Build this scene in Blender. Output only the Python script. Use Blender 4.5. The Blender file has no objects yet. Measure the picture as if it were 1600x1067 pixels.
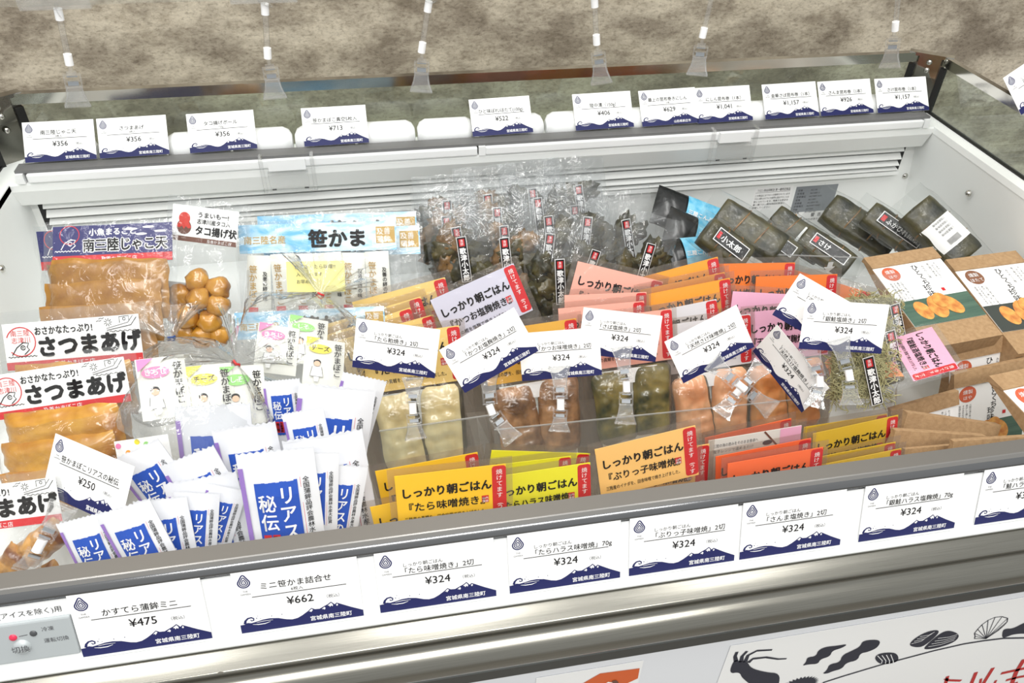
import bpy, bmesh, math, random
from mathutils import Matrix, Vector, noise
random.seed(7)
sc = bpy.context.scene
COL = sc.collection
# ------------------------------------------------------------------ camera
CAM = Vector((0.3642, -0.3516, 0.5523))
YAW, PIT, ROL, FPX = 0.1972, 0.6839, 0.0268, 1232.58
_f = Vector((math.sin(YAW)*math.cos(PIT), math.cos(YAW)*math.cos(PIT), -math.sin(PIT)))
_r0 = Vector((math.cos(YAW), -math.sin(YAW), 0)); _u0 = _r0.cross(_f)
CR = _r0*math.cos(ROL) + _u0*math.sin(ROL)
CU = -_r0*math.sin(ROL) + _u0*math.cos(ROL)
CF = _f
cam = bpy.data.cameras.new('camera'); cam.sensor_fit = 'HORIZONTAL'; cam.sensor_width = 36
cam.lens = FPX*36/1600; cam.clip_start = .01
camo = bpy.data.objects.new('camera', cam); COL.objects.link(camo)
camo.matrix_world = Matrix(((CR.x, CU.x, -CF.x, CAM.x), (CR.y, CU.y, -CF.y, CAM.y), (CR.z, CU.z, -CF.z, CAM.z), (0, 0, 0, 1)))
sc.camera = camo
# ------------------------------------------------------------------ light
w = bpy.data.worlds.new('world'); sc.world = w; w.use_nodes = True
w.node_tree.nodes['Background'].inputs[0].default_value = (.97, .985, .975, 1)
w.node_tree.nodes['Background'].inputs[1].default_value = .6
def area(name, loc, sx, sy, power, rot=(0, 0, 0), col=(1, .985, .955)):
    l = bpy.data.lights.new(name, 'AREA'); l.shape = 'RECTANGLE'; l.size = sx; l.size_y = sy
    l.energy = power; l.color = col
    o = bpy.data.objects.new(name, l); COL.objects.link(o); o.location = loc; o.rotation_euler = rot
    return o
area('ceiling_lamp', (-.35, .05, 1.62), .25, 1.3, 12)
area('ceiling_lamp', (.45, .05, 1.62), .25, 1.3, 12)
area('ceiling_lamp', (1.25, .05, 1.62), .25, 1.3, 8)
area('ceiling_lamp', (.45, -1.3, 1.62), 1.6, .25, 26)
vs = sc.view_settings
vs.view_transform = 'Standard'; vs.look = 'None'; vs.exposure = 0.16; vs.gamma = 1; vs.use_curve_mapping = False
sc.cycles.transparent_max_bounces = 40
# ------------------------------------------------------------------ helpers
def ray(u, v): return CR*((u-800)/FPX) - CU*((v-533.5)/FPX) + CF
def px(u, v, Y=None, Z=None, X=None, d=None):
    """the point on a real plane of the room that is seen at a place in the photograph"""
    r = ray(u, v)
    if Y is not None: t = (Y-CAM.y)/r.y
    elif Z is not None: t = (Z-CAM.z)/r.z
    elif X is not None: t = (X-CAM.x)/r.x
    else: t = d
    return CAM + r*t
def lin(c):
    return tuple((x/255/12.92 if x/255 <= .04045 else ((x/255+.055)/1.055)**2.4) for x in c)
MATS = {}
def newmat(name):
    m = bpy.data.materials.new(name); m.use_nodes = True
    nt = m.node_tree; b = nt.nodes['Principled BSDF']
    MATS[name] = m
    return m, nt, b
def mat(name, rgb, rough=.5, metal=0, spec=.5, var=None, vscale=40, bump=0, bscale=200, coat=0, stretch=None):
    """plain procedural material; var = second colour mixed in by noise"""
    m, nt, b = newmat(name)
    c = (*lin(rgb), 1)
    b.inputs['Base Color'].default_value = c
    b.inputs['Roughness'].default_value = rough; b.inputs['Metallic'].default_value = metal
    b.inputs['Specular IOR Level'].default_value = spec
    b.inputs['Coat Weight'].default_value = coat; b.inputs['Coat Roughness'].default_value = .12
    tc = nt.nodes.new('ShaderNodeTexCoord')
    src = tc.outputs['Object']
    if stretch:
        mp = nt.nodes.new('ShaderNodeMapping'); mp.inputs['Scale'].default_value = stretch
        nt.links.new(src, mp.inputs[0]); src = mp.outputs[0]
    if var:
        n = nt.nodes.new('ShaderNodeTexNoise'); n.inputs['Scale'].default_value = vscale; n.inputs['Detail'].default_value = 5
        r = nt.nodes.new('ShaderNodeValToRGB'); r.color_ramp.elements[0].position = .35; r.color_ramp.elements[1].position = .68
        r.color_ramp.elements[0].color = c; r.color_ramp.elements[1].color = (*lin(var), 1)
        nt.links.new(src, n.inputs['Vector']); nt.links.new(n.outputs['Fac'], r.inputs[0]); nt.links.new(r.outputs[0], b.inputs['Base Color'])
    if bump:
        n2 = nt.nodes.new('ShaderNodeTexNoise'); n2.inputs['Scale'].default_value = bscale; n2.inputs['Detail'].default_value = 4
        bp = nt.nodes.new('ShaderNodeBump'); bp.inputs['Strength'].default_value = bump; bp.inputs['Distance'].default_value = .002
        nt.links.new(src, n2.inputs['Vector']); nt.links.new(n2.outputs['Fac'], bp.inputs['Height']); nt.links.new(bp.outputs[0], b.inputs['Normal'])
    return m
def clear(name, tint=(.97, .98, .98), rough=.08, ior=1.45, haze=.04, bump=.35, bscale=60, gain=1.0, hazecol=(.9, .92, .92)):
    """thin clear plastic or glass: see-through, with reflection by Fresnel and a little haze"""
    m, nt, b = newmat(name); nt.nodes.remove(b)
    out = nt.nodes['Material Output']
    t = nt.nodes.new('ShaderNodeBsdfTransparent'); t.inputs[0].default_value = (*tint, 1)
    g = nt.nodes.new('ShaderNodeBsdfGlossy'); g.inputs['Roughness'].default_value = rough
    df = nt.nodes.new('ShaderNodeBsdfDiffuse'); df.inputs[0].default_value = (*hazecol, 1)
    fr = nt.nodes.new('ShaderNodeFresnel'); fr.inputs['IOR'].default_value = ior
    ge = nt.nodes.new('ShaderNodeNewGeometry'); mr = nt.nodes.new('ShaderNodeMapRange')   # same reflection on both faces of a thin sheet
    mr.inputs['To Min'].default_value = ior; mr.inputs['To Max'].default_value = 1/ior
    nt.links.new(ge.outputs['Backfacing'], mr.inputs['Value']); nt.links.new(mr.outputs[0], fr.inputs['IOR'])
    mu = nt.nodes.new('ShaderNodeMath'); mu.operation = 'MULTIPLY'; mu.inputs[1].default_value = gain; mu.use_clamp = True
    m1 = nt.nodes.new('ShaderNodeMixShader'); m1.inputs[0].default_value = haze
    m2 = nt.nodes.new('ShaderNodeMixShader')
    L = nt.links.new
    L(t.outputs[0], m1.inputs[1]); L(df.outputs[0], m1.inputs[2])
    L(fr.outputs[0], mu.inputs[0]); L(mu.outputs[0], m2.inputs[0])
    L(m1.outputs[0], m2.inputs[1]); L(g.outputs[0], m2.inputs[2]); L(m2.outputs[0], out.inputs[0])
    if bump:
        tc = nt.nodes.new('ShaderNodeTexCoord')
        n = nt.nodes.new('ShaderNodeTexNoise'); n.inputs['Scale'].default_value = bscale; n.inputs['Detail'].default_value = 3; n.inputs['Distortion'].default_value = 1.2
        bp = nt.nodes.new('ShaderNodeBump'); bp.inputs['Strength'].default_value = bump; bp.inputs['Distance'].default_value = .004
        L(tc.outputs['Object'], n.inputs['Vector']); L(n.outputs['Fac'], bp.inputs['Height'])
        L(bp.outputs[0], g.inputs['Normal']); L(bp.outputs[0], fr.inputs['Normal'])
    return m
# text ---------------------------------------------------------------
_tc = bpy.data.curves.new('lettering_source', 'FONT'); _tc.resolution_u = 2
_to = bpy.data.objects.new('lettering_source', _tc)
_tcache = {}
def glyphs(s, bold=0):
    k = (s, bold)
    if k not in _tcache:
        _tc.body = s; _tc.offset = bold
        me = _to.to_mesh()
        vs_ = [(v.co.x, v.co.y) for v in me.vertices]; fs = [tuple(p.vertices) for p in me.polygons]
        _to.to_mesh_clear()
        xs = [a for a, _ in vs_] or [0, 1]
        _tcache[k] = (vs_, fs, min(xs), max(xs))
    return _tcache[k]
class MB:
    """collects faces of one part; several materials by index"""
    def __init__(s): s.v = []; s.f = []; s.m = []; s.sm = []
    def raw(s, verts, faces, mi=0, sm=False):
        o = len(s.v); s.v += [tuple(a) for a in verts]
        for f in faces: s.f.append(tuple(i+o for i in f)); s.m.append(mi); s.sm.append(sm)
        return s
    def poly(s, pts, z=0, mi=0):
        return s.raw([(p[0], p[1], p[2] if len(p) > 2 else z) for p in pts], [tuple(range(len(pts)))], mi)
    def rect(s, x0, y0, x1, y1, z=0, mi=0): return s.poly([(x0, y0), (x1, y0), (x1, y1), (x0, y1)], z, mi)
    def box(s, x0, y0, z0, x1, y1, z1, mi=0):
        v = [(x, y, z) for z in (z0, z1) for y in (y0, y1) for x in (x0, x1)]
        return s.raw(v, [(0, 2, 3, 1), (4, 5, 7, 6), (0, 1, 5, 4), (2, 6, 7, 3), (0, 4, 6, 2), (1, 3, 7, 5)], mi)
    def disc(s, x, y, rx, ry, z=0, mi=0, n=20, a0=0):
        return s.poly([(x+rx*math.cos(a0+2*math.pi*i/n), y+ry*math.sin(a0+2*math.pi*i/n)) for i in range(n)], z, mi)
    def line(s, pts, wd, z=0, mi=0, closed=False):
        P = [Vector((p[0], p[1])) for p in pts]; n = len(P)
        L, R = [], []
        for i in range(n):
            a = P[i-1] if (i > 0 or closed) else P[i]; b = P[(i+1) % n] if (i < n-1 or closed) else P[i]
            t = (b-a); t = t.normalized() if t.length > 1e-9 else Vector((1, 0))
            q = Vector((-t.y, t.x))*(wd[i] if isinstance(wd, (list, tuple)) else wd)/2
            L.append(P[i]+q); R.append(P[i]-q)
        vv = [(p.x, p.y, z) for p in L+R]
        k = n if closed else n-1
        return s.raw(vv, [(i, n+i, n+(i+1) % n, (i+1) % n) for i in range(k)], mi)
    def text(s, t, x, y, size, z=0, mi=0, align='l', bold=0, sx=1, rot=0, maxw=None, vertical=False, pitch=1.0, jit=0):
        if vertical:
            for i, ch in enumerate(t):
                if ch in '（）()ー': s.text(ch, x-size*.35, y-(i*pitch+.28)*size, size, z, mi, 'l', bold, sx, rot=-math.pi/2)
                else: s.text(ch, x+(random.uniform(-jit, jit))*size, y-(i*pitch+.9)*size, size, z, mi, 'c', bold, sx)
            return s
        if bold > 0:
            for i in range(6): s.text(t, x+bold*size*math.cos(i*1.0472), y+bold*size*math.sin(i*1.0472), size, z+1e-6*(i+1), mi, align, 0, sx, rot, maxw)
            if bold > .04:
                for i in range(6): s.text(t, x+bold*.5*size*math.cos(i*1.0472), y+bold*.5*size*math.sin(i*1.0472), size, z+1e-6*(i+8), mi, align, 0, sx, rot, maxw)
        vs_, fs, x0, x1 = glyphs(t, 0)
        k = size*sx
        if maxw and (x1-x0)*k > maxw: k = maxw/(x1-x0)
        ox = {'l': 0, 'c': -(x0+x1)/2, 'r': -x1}[align]
        c, sn = math.cos(rot), math.sin(rot)
        out = []
        for a, b in vs_:
            a = (a+ox)*k; b = b*size
            out.append((x+a*c-b*sn, y+a*sn+b*c, z))
        return s.raw(out, fs, mi)
    def grid(s, fn, nu, nv, mi=0, sm=True, wrap=False):
        vv = [fn(i/nu, j/nv) for j in range(nv+1) for i in range(nu if wrap else nu+1)]
        W_ = nu if wrap else nu+1
        fs = [(j*W_+i, j*W_+(i+1) % W_, (j+1)*W_+(i+1) % W_, (j+1)*W_+i) for j in range(nv) for i in range(nu)]
        return s.raw(vv, fs, mi, sm)
    def tube(s, pts, r, n=8, mi=0, caps=True, sm=True):
        P = [Vector(p) for p in pts]; rings = []
        for i, p in enumerate(P):
            t = (P[min(i+1, len(P)-1)]-P[max(i-1, 0)]).normalized()
            a = t.cross(Vector((0, 0, 1)) if abs(t.z) < .9 else Vector((1, 0, 0))).normalized(); b = t.cross(a)
            rr = r[i] if isinstance(r, (list, tuple)) else r
            rings.append([p+(a*math.cos(2*math.pi*k/n)+b*math.sin(2*math.pi*k/n))*rr for k in range(n)])
        vv = [q for g in rings for q in g]
        fs = [(i*n+k, i*n+(k+1) % n, (i+1)*n+(k+1) % n, (i+1)*n+k) for i in range(len(P)-1) for k in range(n)]
        s.raw(vv, fs, mi, sm)
        if caps: s.raw(rings[0], [tuple(range(n))], mi); s.raw(rings[-1], [tuple(reversed(range(n)))], mi)
        return s
    def prism(s, prof, x0, x1, mi=0, closed=True, sm=False):
        """profile in (Y, Z) swept along X"""
        n = len(prof)
        vv = [(x0, a, b) for a, b in prof]+[(x1, a, b) for a, b in prof]
        fs = [(i, (i+1) % n, n+(i+1) % n, n+i) for i in range(n if closed else n-1)]
        s.raw(vv, fs, mi, sm)
        if closed: s.raw(vv[:n], [tuple(reversed(range(n)))], mi); s.raw(vv[n:], [tuple(range(n))], mi)
        return s
    def map(s, fn): s.v = [fn(*p) for p in s.v]; return s
    def mesh(s, name, mats):
        me = bpy.data.meshes.new(name); me.from_pydata(s.v, [], s.f)
        for k in mats: me.materials.append(MATS[k] if isinstance(k, str) else k)
        me.polygons.foreach_set('material_index', s.m); me.polygons.foreach_set('use_smooth', s.sm)
        me.update(); return me
    def build(s, name, mats, parent=None, M=None, label=None):
        return link(name, s.mesh(name, mats), parent, M, label)
def link(name, me, parent=None, M=None, label=None):
    o = bpy.data.objects.new(name, me); COL.objects.link(o)
    if parent: o.parent = parent
    if M is not None: o.matrix_local = M
    if label: o['label'] = label
    return o
def tag(o, label, cat, group=None, kind=None):
    if label: o['label'] = label
    if cat: o['category'] = cat
    if group: o['group'] = group
    if kind: o['kind'] = kind
    return o
def thing(name, label, cat, M=None, group=None):
    o = bpy.data.objects.new(name, None); COL.objects.link(o); o.empty_display_size = .02
    if M is not None: o.matrix_world = M
    return tag(o, label, cat, group)
def bevel(me, wd=.0008, seg=1):
    bm = bmesh.new(); bm.from_mesh(me); bmesh.ops.bevel(bm, geom=list(bm.edges), offset=wd, segments=seg, affect='EDGES', profile=.6)
    bm.to_mesh(me); bm.free(); return me
def basis(P, xa, ya):
    xa = xa.normalized(); ya = (ya-xa*ya.dot(xa)).normalized(); za = xa.cross(ya)
    return Matrix(((xa.x, ya.x, za.x, P.x), (xa.y, ya.y, za.y, P.y), (xa.z, ya.z, za.z, P.z), (0, 0, 0, 1)))
def place(tl, tr, Y=None, d=None, lean=25, nom=None, dY=0):
    """frame at the top-left corner of a flat thing: x along its top edge, y up its face (leaning back), z out of it"""
    if Y is not None: A = px(*tl, Y=Y); B = px(*tr, Y=Y+dY)
    else: A = px(*tl, d=d); B = px(*tr, d=d+dY)
    l = math.radians(lean)
    M = basis(A, B-A, Vector((0, math.sin(l), math.cos(l))))
    s = (B-A).length/nom if nom else 1
    return M @ Matrix.Scale(s, 4), s
def nz(x, y, z=0): return noise.noise(Vector((x, y, z)))
# ------------------------------------------------------------------ materials
mat('white_enamel', (247, 249, 247), .35)
mat('white_plastic', (246, 247, 247), .3)
mat('joint_white', (250, 250, 250), .35)
mat('steel', (150, 148, 140), .26, 1, var=(138, 136, 128), vscale=30, stretch=(.6, 60, 60))
mat('steel_dark', (92, 94, 92), .35, 1)
mat('chrome', (200, 198, 192), .12, 1)
mat('rail_grey', (136, 134, 131), .3, .6)
mat('rail_gloss', (118, 119, 121), .16, .8)
mat('track_grey', (120, 120, 120), .45, .3)
mat('panel_white', (232, 234, 238), .35)
mat('slot_dark', (28, 28, 28), .6)
mat('gasket', (18, 17, 16), .55)
mat('paper', (248, 248, 247), .55)
mat('gloss_paper', (248, 248, 247), .25)
mat('navy_ink', (34, 38, 90), .5, spec=.3)
mat('poster_navy', (34, 36, 52), .5)
mat('ink', (24, 22, 24), .6, spec=.2)
mat('soft_ink', (84, 84, 88), .6, spec=.2)
mat('red_ink', (196, 34, 38), .5)
mat('poster_red', (190, 36, 34), .5)
mat('white_ink', (246, 246, 246), .5)
mat('silver_plate', (178, 184, 186), .4, .15)
mat('sticker_grey', (150, 155, 160), .35, .3)
mat('lamp_red', (215, 50, 80), .3)
mat('button_grey', (70, 72, 74), .35)
mat('orange_print', (214, 96, 40), .5)
mat('kraft', (178, 146, 108), .8, var=(160, 128, 92), vscale=220, bump=.15, bscale=500)
mat('liner', (243, 245, 243), .4)
mat('floor_tile', (150, 146, 140), .5, var=(138, 134, 128), vscale=6)
clear('glass', (.86, .92, .88), .02, 1.5, .02, 0, gain=1.3)
clear('acrylic', (.985, .985, .985), .06, 1.5, .04, .12, 90, 1.6)
clear('divider_clear', (.97, .98, .98), .05, 1.45, .015, 0, gain=.7)
clear('acrylic_edge', (.8, .82, .82), .15, 1.5, .25, 0, gain=1.5)
clear('film', (.975, .98, .98), .1, 1.42, .008, .5, 55, .75)
clear('pouch_back', (.80, .76, .72), .2, 1.45, .10, .5, 70, .8, (.62, .54, .47))
clear('film_crisp', (.97, .975, .975), .09, 1.45, .012, 1.0, 42, 1.35)
clear('film_twist', (.96, .965, .965), .1, 1.45, .05, 1.0, 36, 2.2)
clear('film_frost', (.92, .925, .93), .22, 1.45, .06, .5, 70, 1.0)
# mottled plaster wall
m, nt, b = newmat('mottled_wall')
b.inputs['Roughness'].default_value = .75; b.inputs['Specular IOR Level'].default_value = .25
tc = nt.nodes.new('ShaderNodeTexCoord'); mp = nt.nodes.new('ShaderNodeMapping'); mp.inputs['Scale'].default_value = (1, 1, 1.9)
nt.links.new(tc.outputs['Object'], mp.inputs[0])
def nnode(scale, det, ro, lo, hi, c0, c1):
    n = nt.nodes.new('ShaderNodeTexNoise'); n.inputs['Scale'].default_value = scale; n.inputs['Detail'].default_value = det; n.inputs['Roughness'].default_value = ro
    nt.links.new(mp.outputs[0], n.inputs['Vector'])
    r = nt.nodes.new('ShaderNodeValToRGB'); r.color_ramp.elements[0].position = lo; r.color_ramp.elements[1].position = hi
    r.color_ramp.elements[0].color = (*c0, 1); r.color_ramp.elements[1].color = (*c1, 1)
    nt.links.new(n.outputs['Fac'], r.inputs[0]); return r
r1 = nnode(4.6, 9, .70, .42, .58, lin((150, 138, 122)), lin((214, 202, 182)))
r2 = nnode(120, 4, .7, .36, .50, (.30, .27, .24), (1, 1, 1))
r3 = nnode(13, 9, .8, .38, .54, (.60, .57, .54), (1, 1, 1))
mx = nt.nodes.new('ShaderNodeMixRGB'); mx.blend_type = 'MULTIPLY'; mx.inputs[0].default_value = .45
mx2 = nt.nodes.new('ShaderNodeMixRGB'); mx2.blend_type = 'MULTIPLY'; mx2.inputs[0].default_value = .8
nt.links.new(r1.outputs[0], mx.inputs[1]); nt.links.new(r2.outputs[0], mx.inputs[2])
nt.links.new(mx.outputs[0], mx2.inputs[1]); nt.links.new(r3.outputs[0], mx2.inputs[2]); nt.links.new(mx2.outputs[0], b.inputs['Base Color'])
# ------------------------------------------------------------------ room
FLOORZ = -.86
tag(MB().box(-2.5, .95, FLOORZ, 3.6, 1.03, 1.7).build('wall_back', ['mottled_wall']), 'mottled taupe plaster-look wall behind the freezer', 'wall', kind='structure')
tag(MB().box(-2.5, -2.4, FLOORZ-.05, 3.6, 1.03, FLOORZ).build('floor', ['floor_tile']), 'plain grey shop floor under the freezer', 'floor', kind='structure')
# ------------------------------------------------------------------ freezer
XW = 1.284
XL, XR, YF, YB, ZT, ZB = -.121, 1.262, .046, .746, .03, -.262
OL, OR = -.165, 1.305
fz = thing('chest_freezer', 'long white open-top chest freezer with steel front rail and low glass guard', 'freezer', Matrix.Translation((.57, .38, FLOORZ)))
FI = Matrix.Translation((-.57, -.38, -FLOORZ))
def fpart(name, mb, mats, label=None, parent=None):
    return mb.build(name, mats, parent or fz, FI if not parent else None, label)
# liner: front, sides, back, bottom
fpart('liner_floor', MB().box(XL, YF, ZB-.01, XW, YB, ZB), ['liner'])
ZS, ZR = -.142, -.192
fpart('liner_step', MB().box(XL, YF, ZB, .25, YB, ZS), ['liner'], 'raised white step of the liner at the left')
fpart('liner_step', MB().box(.25, .475, ZB, XW, YB, ZR), ['liner'], 'raised white step of the liner along the back')
fpart('liner_front', MB().box(XL, YF-.006, ZB, XR+.02, YF, .044), ['liner'])
fpart('liner_side', MB().box(XL-.004, YF, ZB, XL, YB, ZT-.002), ['liner'])
fpart('liner_side', MB().prism([(YF, ZB), (YB, ZB), (YB, ZT-.004), (YF, ZT-.004)], XW, XW+.004), ['liner'])
fpart('liner_back', MB().box(XL, YB, ZB, XW, YB+.006, .0), ['liner'])
k = MB(); k.raw([(XR, YF, ZT-.004), (XR, YB, ZT-.004), (XW, YB, -.11), (XW, YF, -.11)], [(0, 1, 2, 3)]); fpart('liner_shoulder', k, ['liner'])
fpart('side_rim', MB().box(XR, YF, ZT-.01, OR-.018, .79, ZT), ['white_enamel'])
fpart('side_rim', MB().box(OL+.018, YF, ZT-.01, XL, .79, ZT), ['white_enamel'])
# back canopy band above the louvres
fpart('canopy_band', MB().prism([(.745, .03), (.712, .03), (.7105, .027), (.7105, .018), (.722, -.008), (.724, -.0095), (.745, -.0095)], XL, XR), ['white_enamel'])
lou = [(.723, -.0095, .744, -.012, .733, -.0255), (0, 0, 0, 0, 0, 0)]
zs = [-.010, -.0265, -.041, -.052]
for i, z in enumerate(zs):
    h = (.0120, .0100, .0072, .0045)[i]
    pr = [(.7455, z-.002), (.7455, z-.004), (.735, z-h), (.7335, z-h), (.7335, z-h+.0012), (.742, z-.002)]
    fpart('louvre_slat', MB().prism(pr, XL+.02, XR-.02), ['white_enamel'])
fpart('louvre_bar', MB().box(XL+.03, .735, -.066, XR-.015, .7455, -.0595), ['white_enamel'])
fpart('louvre_gap_shade', MB().box(XL+.01, .7452, -.062, XR-.01, .7458, -.0095), ['slot_dark'])  # thin dark sheet on the white liner, stands in for shade between the slats
# rear deck under the blinds
fpart('rear_deck', MB().box(OL, .735, .0, OR, .80, .0235), ['white_enamel'])
fpart('rear_track', MB().box(XL+.012, .7125, .0442, XR-.012, .735, .0478), ['track_grey'])
fpart('track_slot', MB().box(XL+.03, .7170, .0305, XR-.02, .7345, .044), ['slot_dark'])
for x in (XL+.012, .519, XR-.022):
    fpart('track_end', MB().box(x, .7085, .0302, x+.010, .7345, .0441), ['white_plastic'])
# front: top rail, label strip, bumper, panel
FX0, FX1 = OL, OR
fpart('front_rail', MB().prism([(.046, .044), (.0384, .0610), (.0245, .0615), (.0235, .061), (.0215, .0585)], FX0, FX1, closed=False), ['rail_grey'])
fpart('front_rail_edge', MB().prism([(.0215, .0585), (.0195, .0572), (.0178, .0545), (.0172, .0505), (.0185, .050)], FX0, FX1, closed=False, sm=True), ['rail_gloss'])
fpart('label_strip', MB().prism([(.0185, .0505), (-.0012, -.0085), (.01, -.0085), (.03, .0505)], FX0, FX1), ['white_plastic'])
fpart('label_strip_lip', MB().prism([(-.0012, -.0010), (-.004, -.0014), (-.006, -.0032), (-.0065, -.0052), (-.001, -.0062)], FX0, FX1, sm=True), ['white_enamel'])
bp = [(.004, -.0068), (-.010, -.0072), (-.0195, -.0120), (-.0212, -.0128), (-.0222, -.0142), (-.0218, -.0165)]
bp += [(-.0205, -.0205), (-.0225, -.0245), (-.0275, -.0272), (-.0315, -.0315), (-.0342, -.037), (-.035, -.043), (-.0338, -.049), (-.030, -.0555), (-.0255, -.0615), (-.0215, -.0685), (-.0195, -.0755)]
sb = []
for i in range(len(bp)-1):
    for k in range(3): sb.append((bp[i][0]+(bp[i+1][0]-bp[i][0])*k/3, bp[i][1]+(bp[i+1][1]-bp[i][1])*k/3))
sb.append(bp[-1])
for _ in range(2): sb = [sb[0]]+[((sb[i-1][0]+2*sb[i][0]+sb[i+1][0])/4, (sb[i-1][1]+2*sb[i][1]+sb[i+1][1])/4) for i in range(1, len(sb)-1)]+[sb[-1]]
fpart('front_bumper', MB().prism(sb, FX0, FX1, closed=False, sm=True), ['steel'])
fpart('bumper_skirt', MB().prism([(-.0195, -.0755), (-.0205, -.0765), (-.0190, -.0785), (-.0175, -.0955), (-.012, -.097)], FX0, FX1, closed=False), ['steel_dark'])
fpart('front_panel', MB().prism([(-.0125, -.095), (-.0125, FLOORZ+.1), (.03, FLOORZ+.1), (.03, -.095)], FX0, FX1), ['panel_white'])
fpart('side_panel', MB().box(OL-.004, -.012, FLOORZ+.1, OL, .80, .022), ['panel_white'])
fpart('side_panel', MB().box(OR, -.012, FLOORZ+.1, OR+.004, .80, .022), ['panel_white'])
fpart('back_panel', MB().box(OL, .80, FLOORZ+.1, OR, .804, .022), ['panel_white'])
fpart('plinth', MB().box(OL+.03, .03, FLOORZ, OR-.03, .77, FLOORZ+.1), ['gasket'])
fpart('rivet', MB().disc(0, 0, .0025, .0025, n=12).map(lambda x, y, z: (px(335, 1031, Y=-.022).x+x, -.0215, -.0135+y)), ['chrome'])
# glass guard
GT = .1215
gb = fpart('guard_glass', MB().box(XL+.02, .797, .022, XR-.02, .800, GT-.004), ['glass'], 'clear rear glass panel')
fpart('guard_rail', MB().box(XL+.0, .793, GT-.0145, XR+.0, .8045, GT), ['chrome'])
for sx, xg in ((1, 1.287), (-1, -.147)):
    fpart('guard_glass', MB().box(xg-.0015, .07, .03, xg+.0015, .78, GT-.004), ['glass'])
    fpart('guard_rail', MB().box(xg-.005, .07, GT-.0145, xg+.005, .775, GT), ['chrome'])
    fpart('glass_gasket', MB().box(xg-.004, .07, .024, xg+.004, .79, .032), ['gasket'])
    # chamfered corner post between rear and side glass
    ca = Vector((XR-.012 if sx > 0 else XL+.012, .797, 0)); cb = Vector((xg, .768, 0))
    t = (cb-ca).normalized(); n = Vector((-t.y, t.x, 0))*(-1 if sx > 0 else 1)
    if n.y > 0: n = -n
    def post(a0, a1, d0, d1, z0, z1):
        m = MB()
        q = [ca+t*a0*sx*sx+n*d0, ca+t*a1+n*d0, ca+t*a1+n*d1, ca+t*a0+n*d1]
        m.raw([(p.x, p.y, z) for z in (z0, z1) for p in q], [(0, 3, 2, 1), (4, 5, 6, 7), (0, 1, 5, 4), (1, 2, 6, 5), (2, 3, 7, 6), (3, 0, 4, 7)])
        return m
    L = (cb-ca).length
    pm = fpart('corner_post', post(0, L, -.006, .0, .022, GT-.004), ['steel'], 'brushed steel corner post')
    fpart('post_gasket', post(-.006, .005, -.004, .006, .022, GT-.018), ['gasket'])
    fpart('post_gasket', post(L-.005, L+.006, -.004, .006, .022, GT-.018), ['gasket'])
    fpart('post_cap', post(-.01, L+.010, -.01, .005, GT-.004, GT+.001), ['chrome'])
    fpart('post_bracket', post(.007, L-.007, 0, .0025, GT-.036, GT-.004), ['chrome'])
    for zz in (GT-.012, GT-.025, GT-.045):
        c = ca+t*(L/2)+n*.003
        s_ = MB()
        for i in range(9):
            pass
        s_.grid(lambda u, v: tuple(c+t*(.0045*math.sin(v*1.57)*math.cos(u*6.283))+n*(.003*math.cos(v*1.57))+Vector((0, 0, zz+.0045*math.sin(v*1.57)*math.sin(u*6.283)))), 10, 4, wrap=True)
        fpart('screw', s_, ['chrome'])
# screws inside the liner
def dome(c, nrm, r, h):
    nrm = Vector(nrm); a = nrm.orthogonal().normalized(); b_ = nrm.cross(a); c = Vector(c)
    return MB().grid(lambda u, v: tuple(c+(a*math.cos(u*6.283)+b_*math.sin(u*6.283))*r*math.sin(v*1.57)+nrm*h*math.cos(v*1.57)), 10, 4, wrap=True)
fpart('liner_screw', dome(px(1414, 275, Y=YB), (0, -1, 0), .0055, .004), ['chrome'])
fpart('liner_screw', dome(px(1514, 302, X=1.2665), (-1, 0, 0), .0055, .006), ['chrome'])
fpart('liner_screw', dome(px(3, 420, X=XL), (1, 0, 0), .0055, .004), ['chrome'])
# control panel on the label strip
SD = Vector((.0197, .059)).normalized()   # strip direction up the slope in (Y, Z)
def strip_frame(x, up=0): return basis(Vector((x, -.0012+SD.x*up, -.0085+SD.y*up)), Vector((1, 0, 0)), Vector((0, SD.x, SD.y)))
cpM = strip_frame(.03, .0135)
cp = MB().box(0, 0, -.001, .0895, .034, .003); cpo = link('control_panel', bevel(cp.mesh('control_panel', ['silver_plate']), .0015, 2), fz, FI @ cpM)
ctl = MB(); ctl.text('切換', .0535, .0115, .0062, .0062, 0, 'c').text('冷凍', .069, .0245, .0042, .0032, 0, 'l').text('運転切換', .0685, .0145, .0042, .0032, 0, 'l')
ctl.line([(.0535, .0228), (.0592, .0233)], .0005, .0032)
ctl.build('lettering', ['soft_ink'], cpo)
MB().grid(lambda u, v: (.0535+.0062*math.cos(u*6.283)*math.sin(v*1.57), .0136+.0062*math.sin(u*6.283)*math.sin(v*1.57), .003+.003*math.cos(v*1.57)), 16, 3, wrap=True).build('switch_button', ['silver_plate'], cpo)
dome((.0495, .0225, .003), (0, 0, 1), .0028, .0015).build('indicator_lamp', ['lamp_red'], cpo)
dome((.0632, .0236, .003), (0, 0, 1), .0026, .0012).build('indicator_lamp', ['button_grey'], cpo)
MB().text('冷凍食品(アイスを除く)用', .0845, .0512, .0056, .0006, 0, 'r').build('strip_lettering', ['ink'], fz, FI @ strip_frame(.03, 0))
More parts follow.
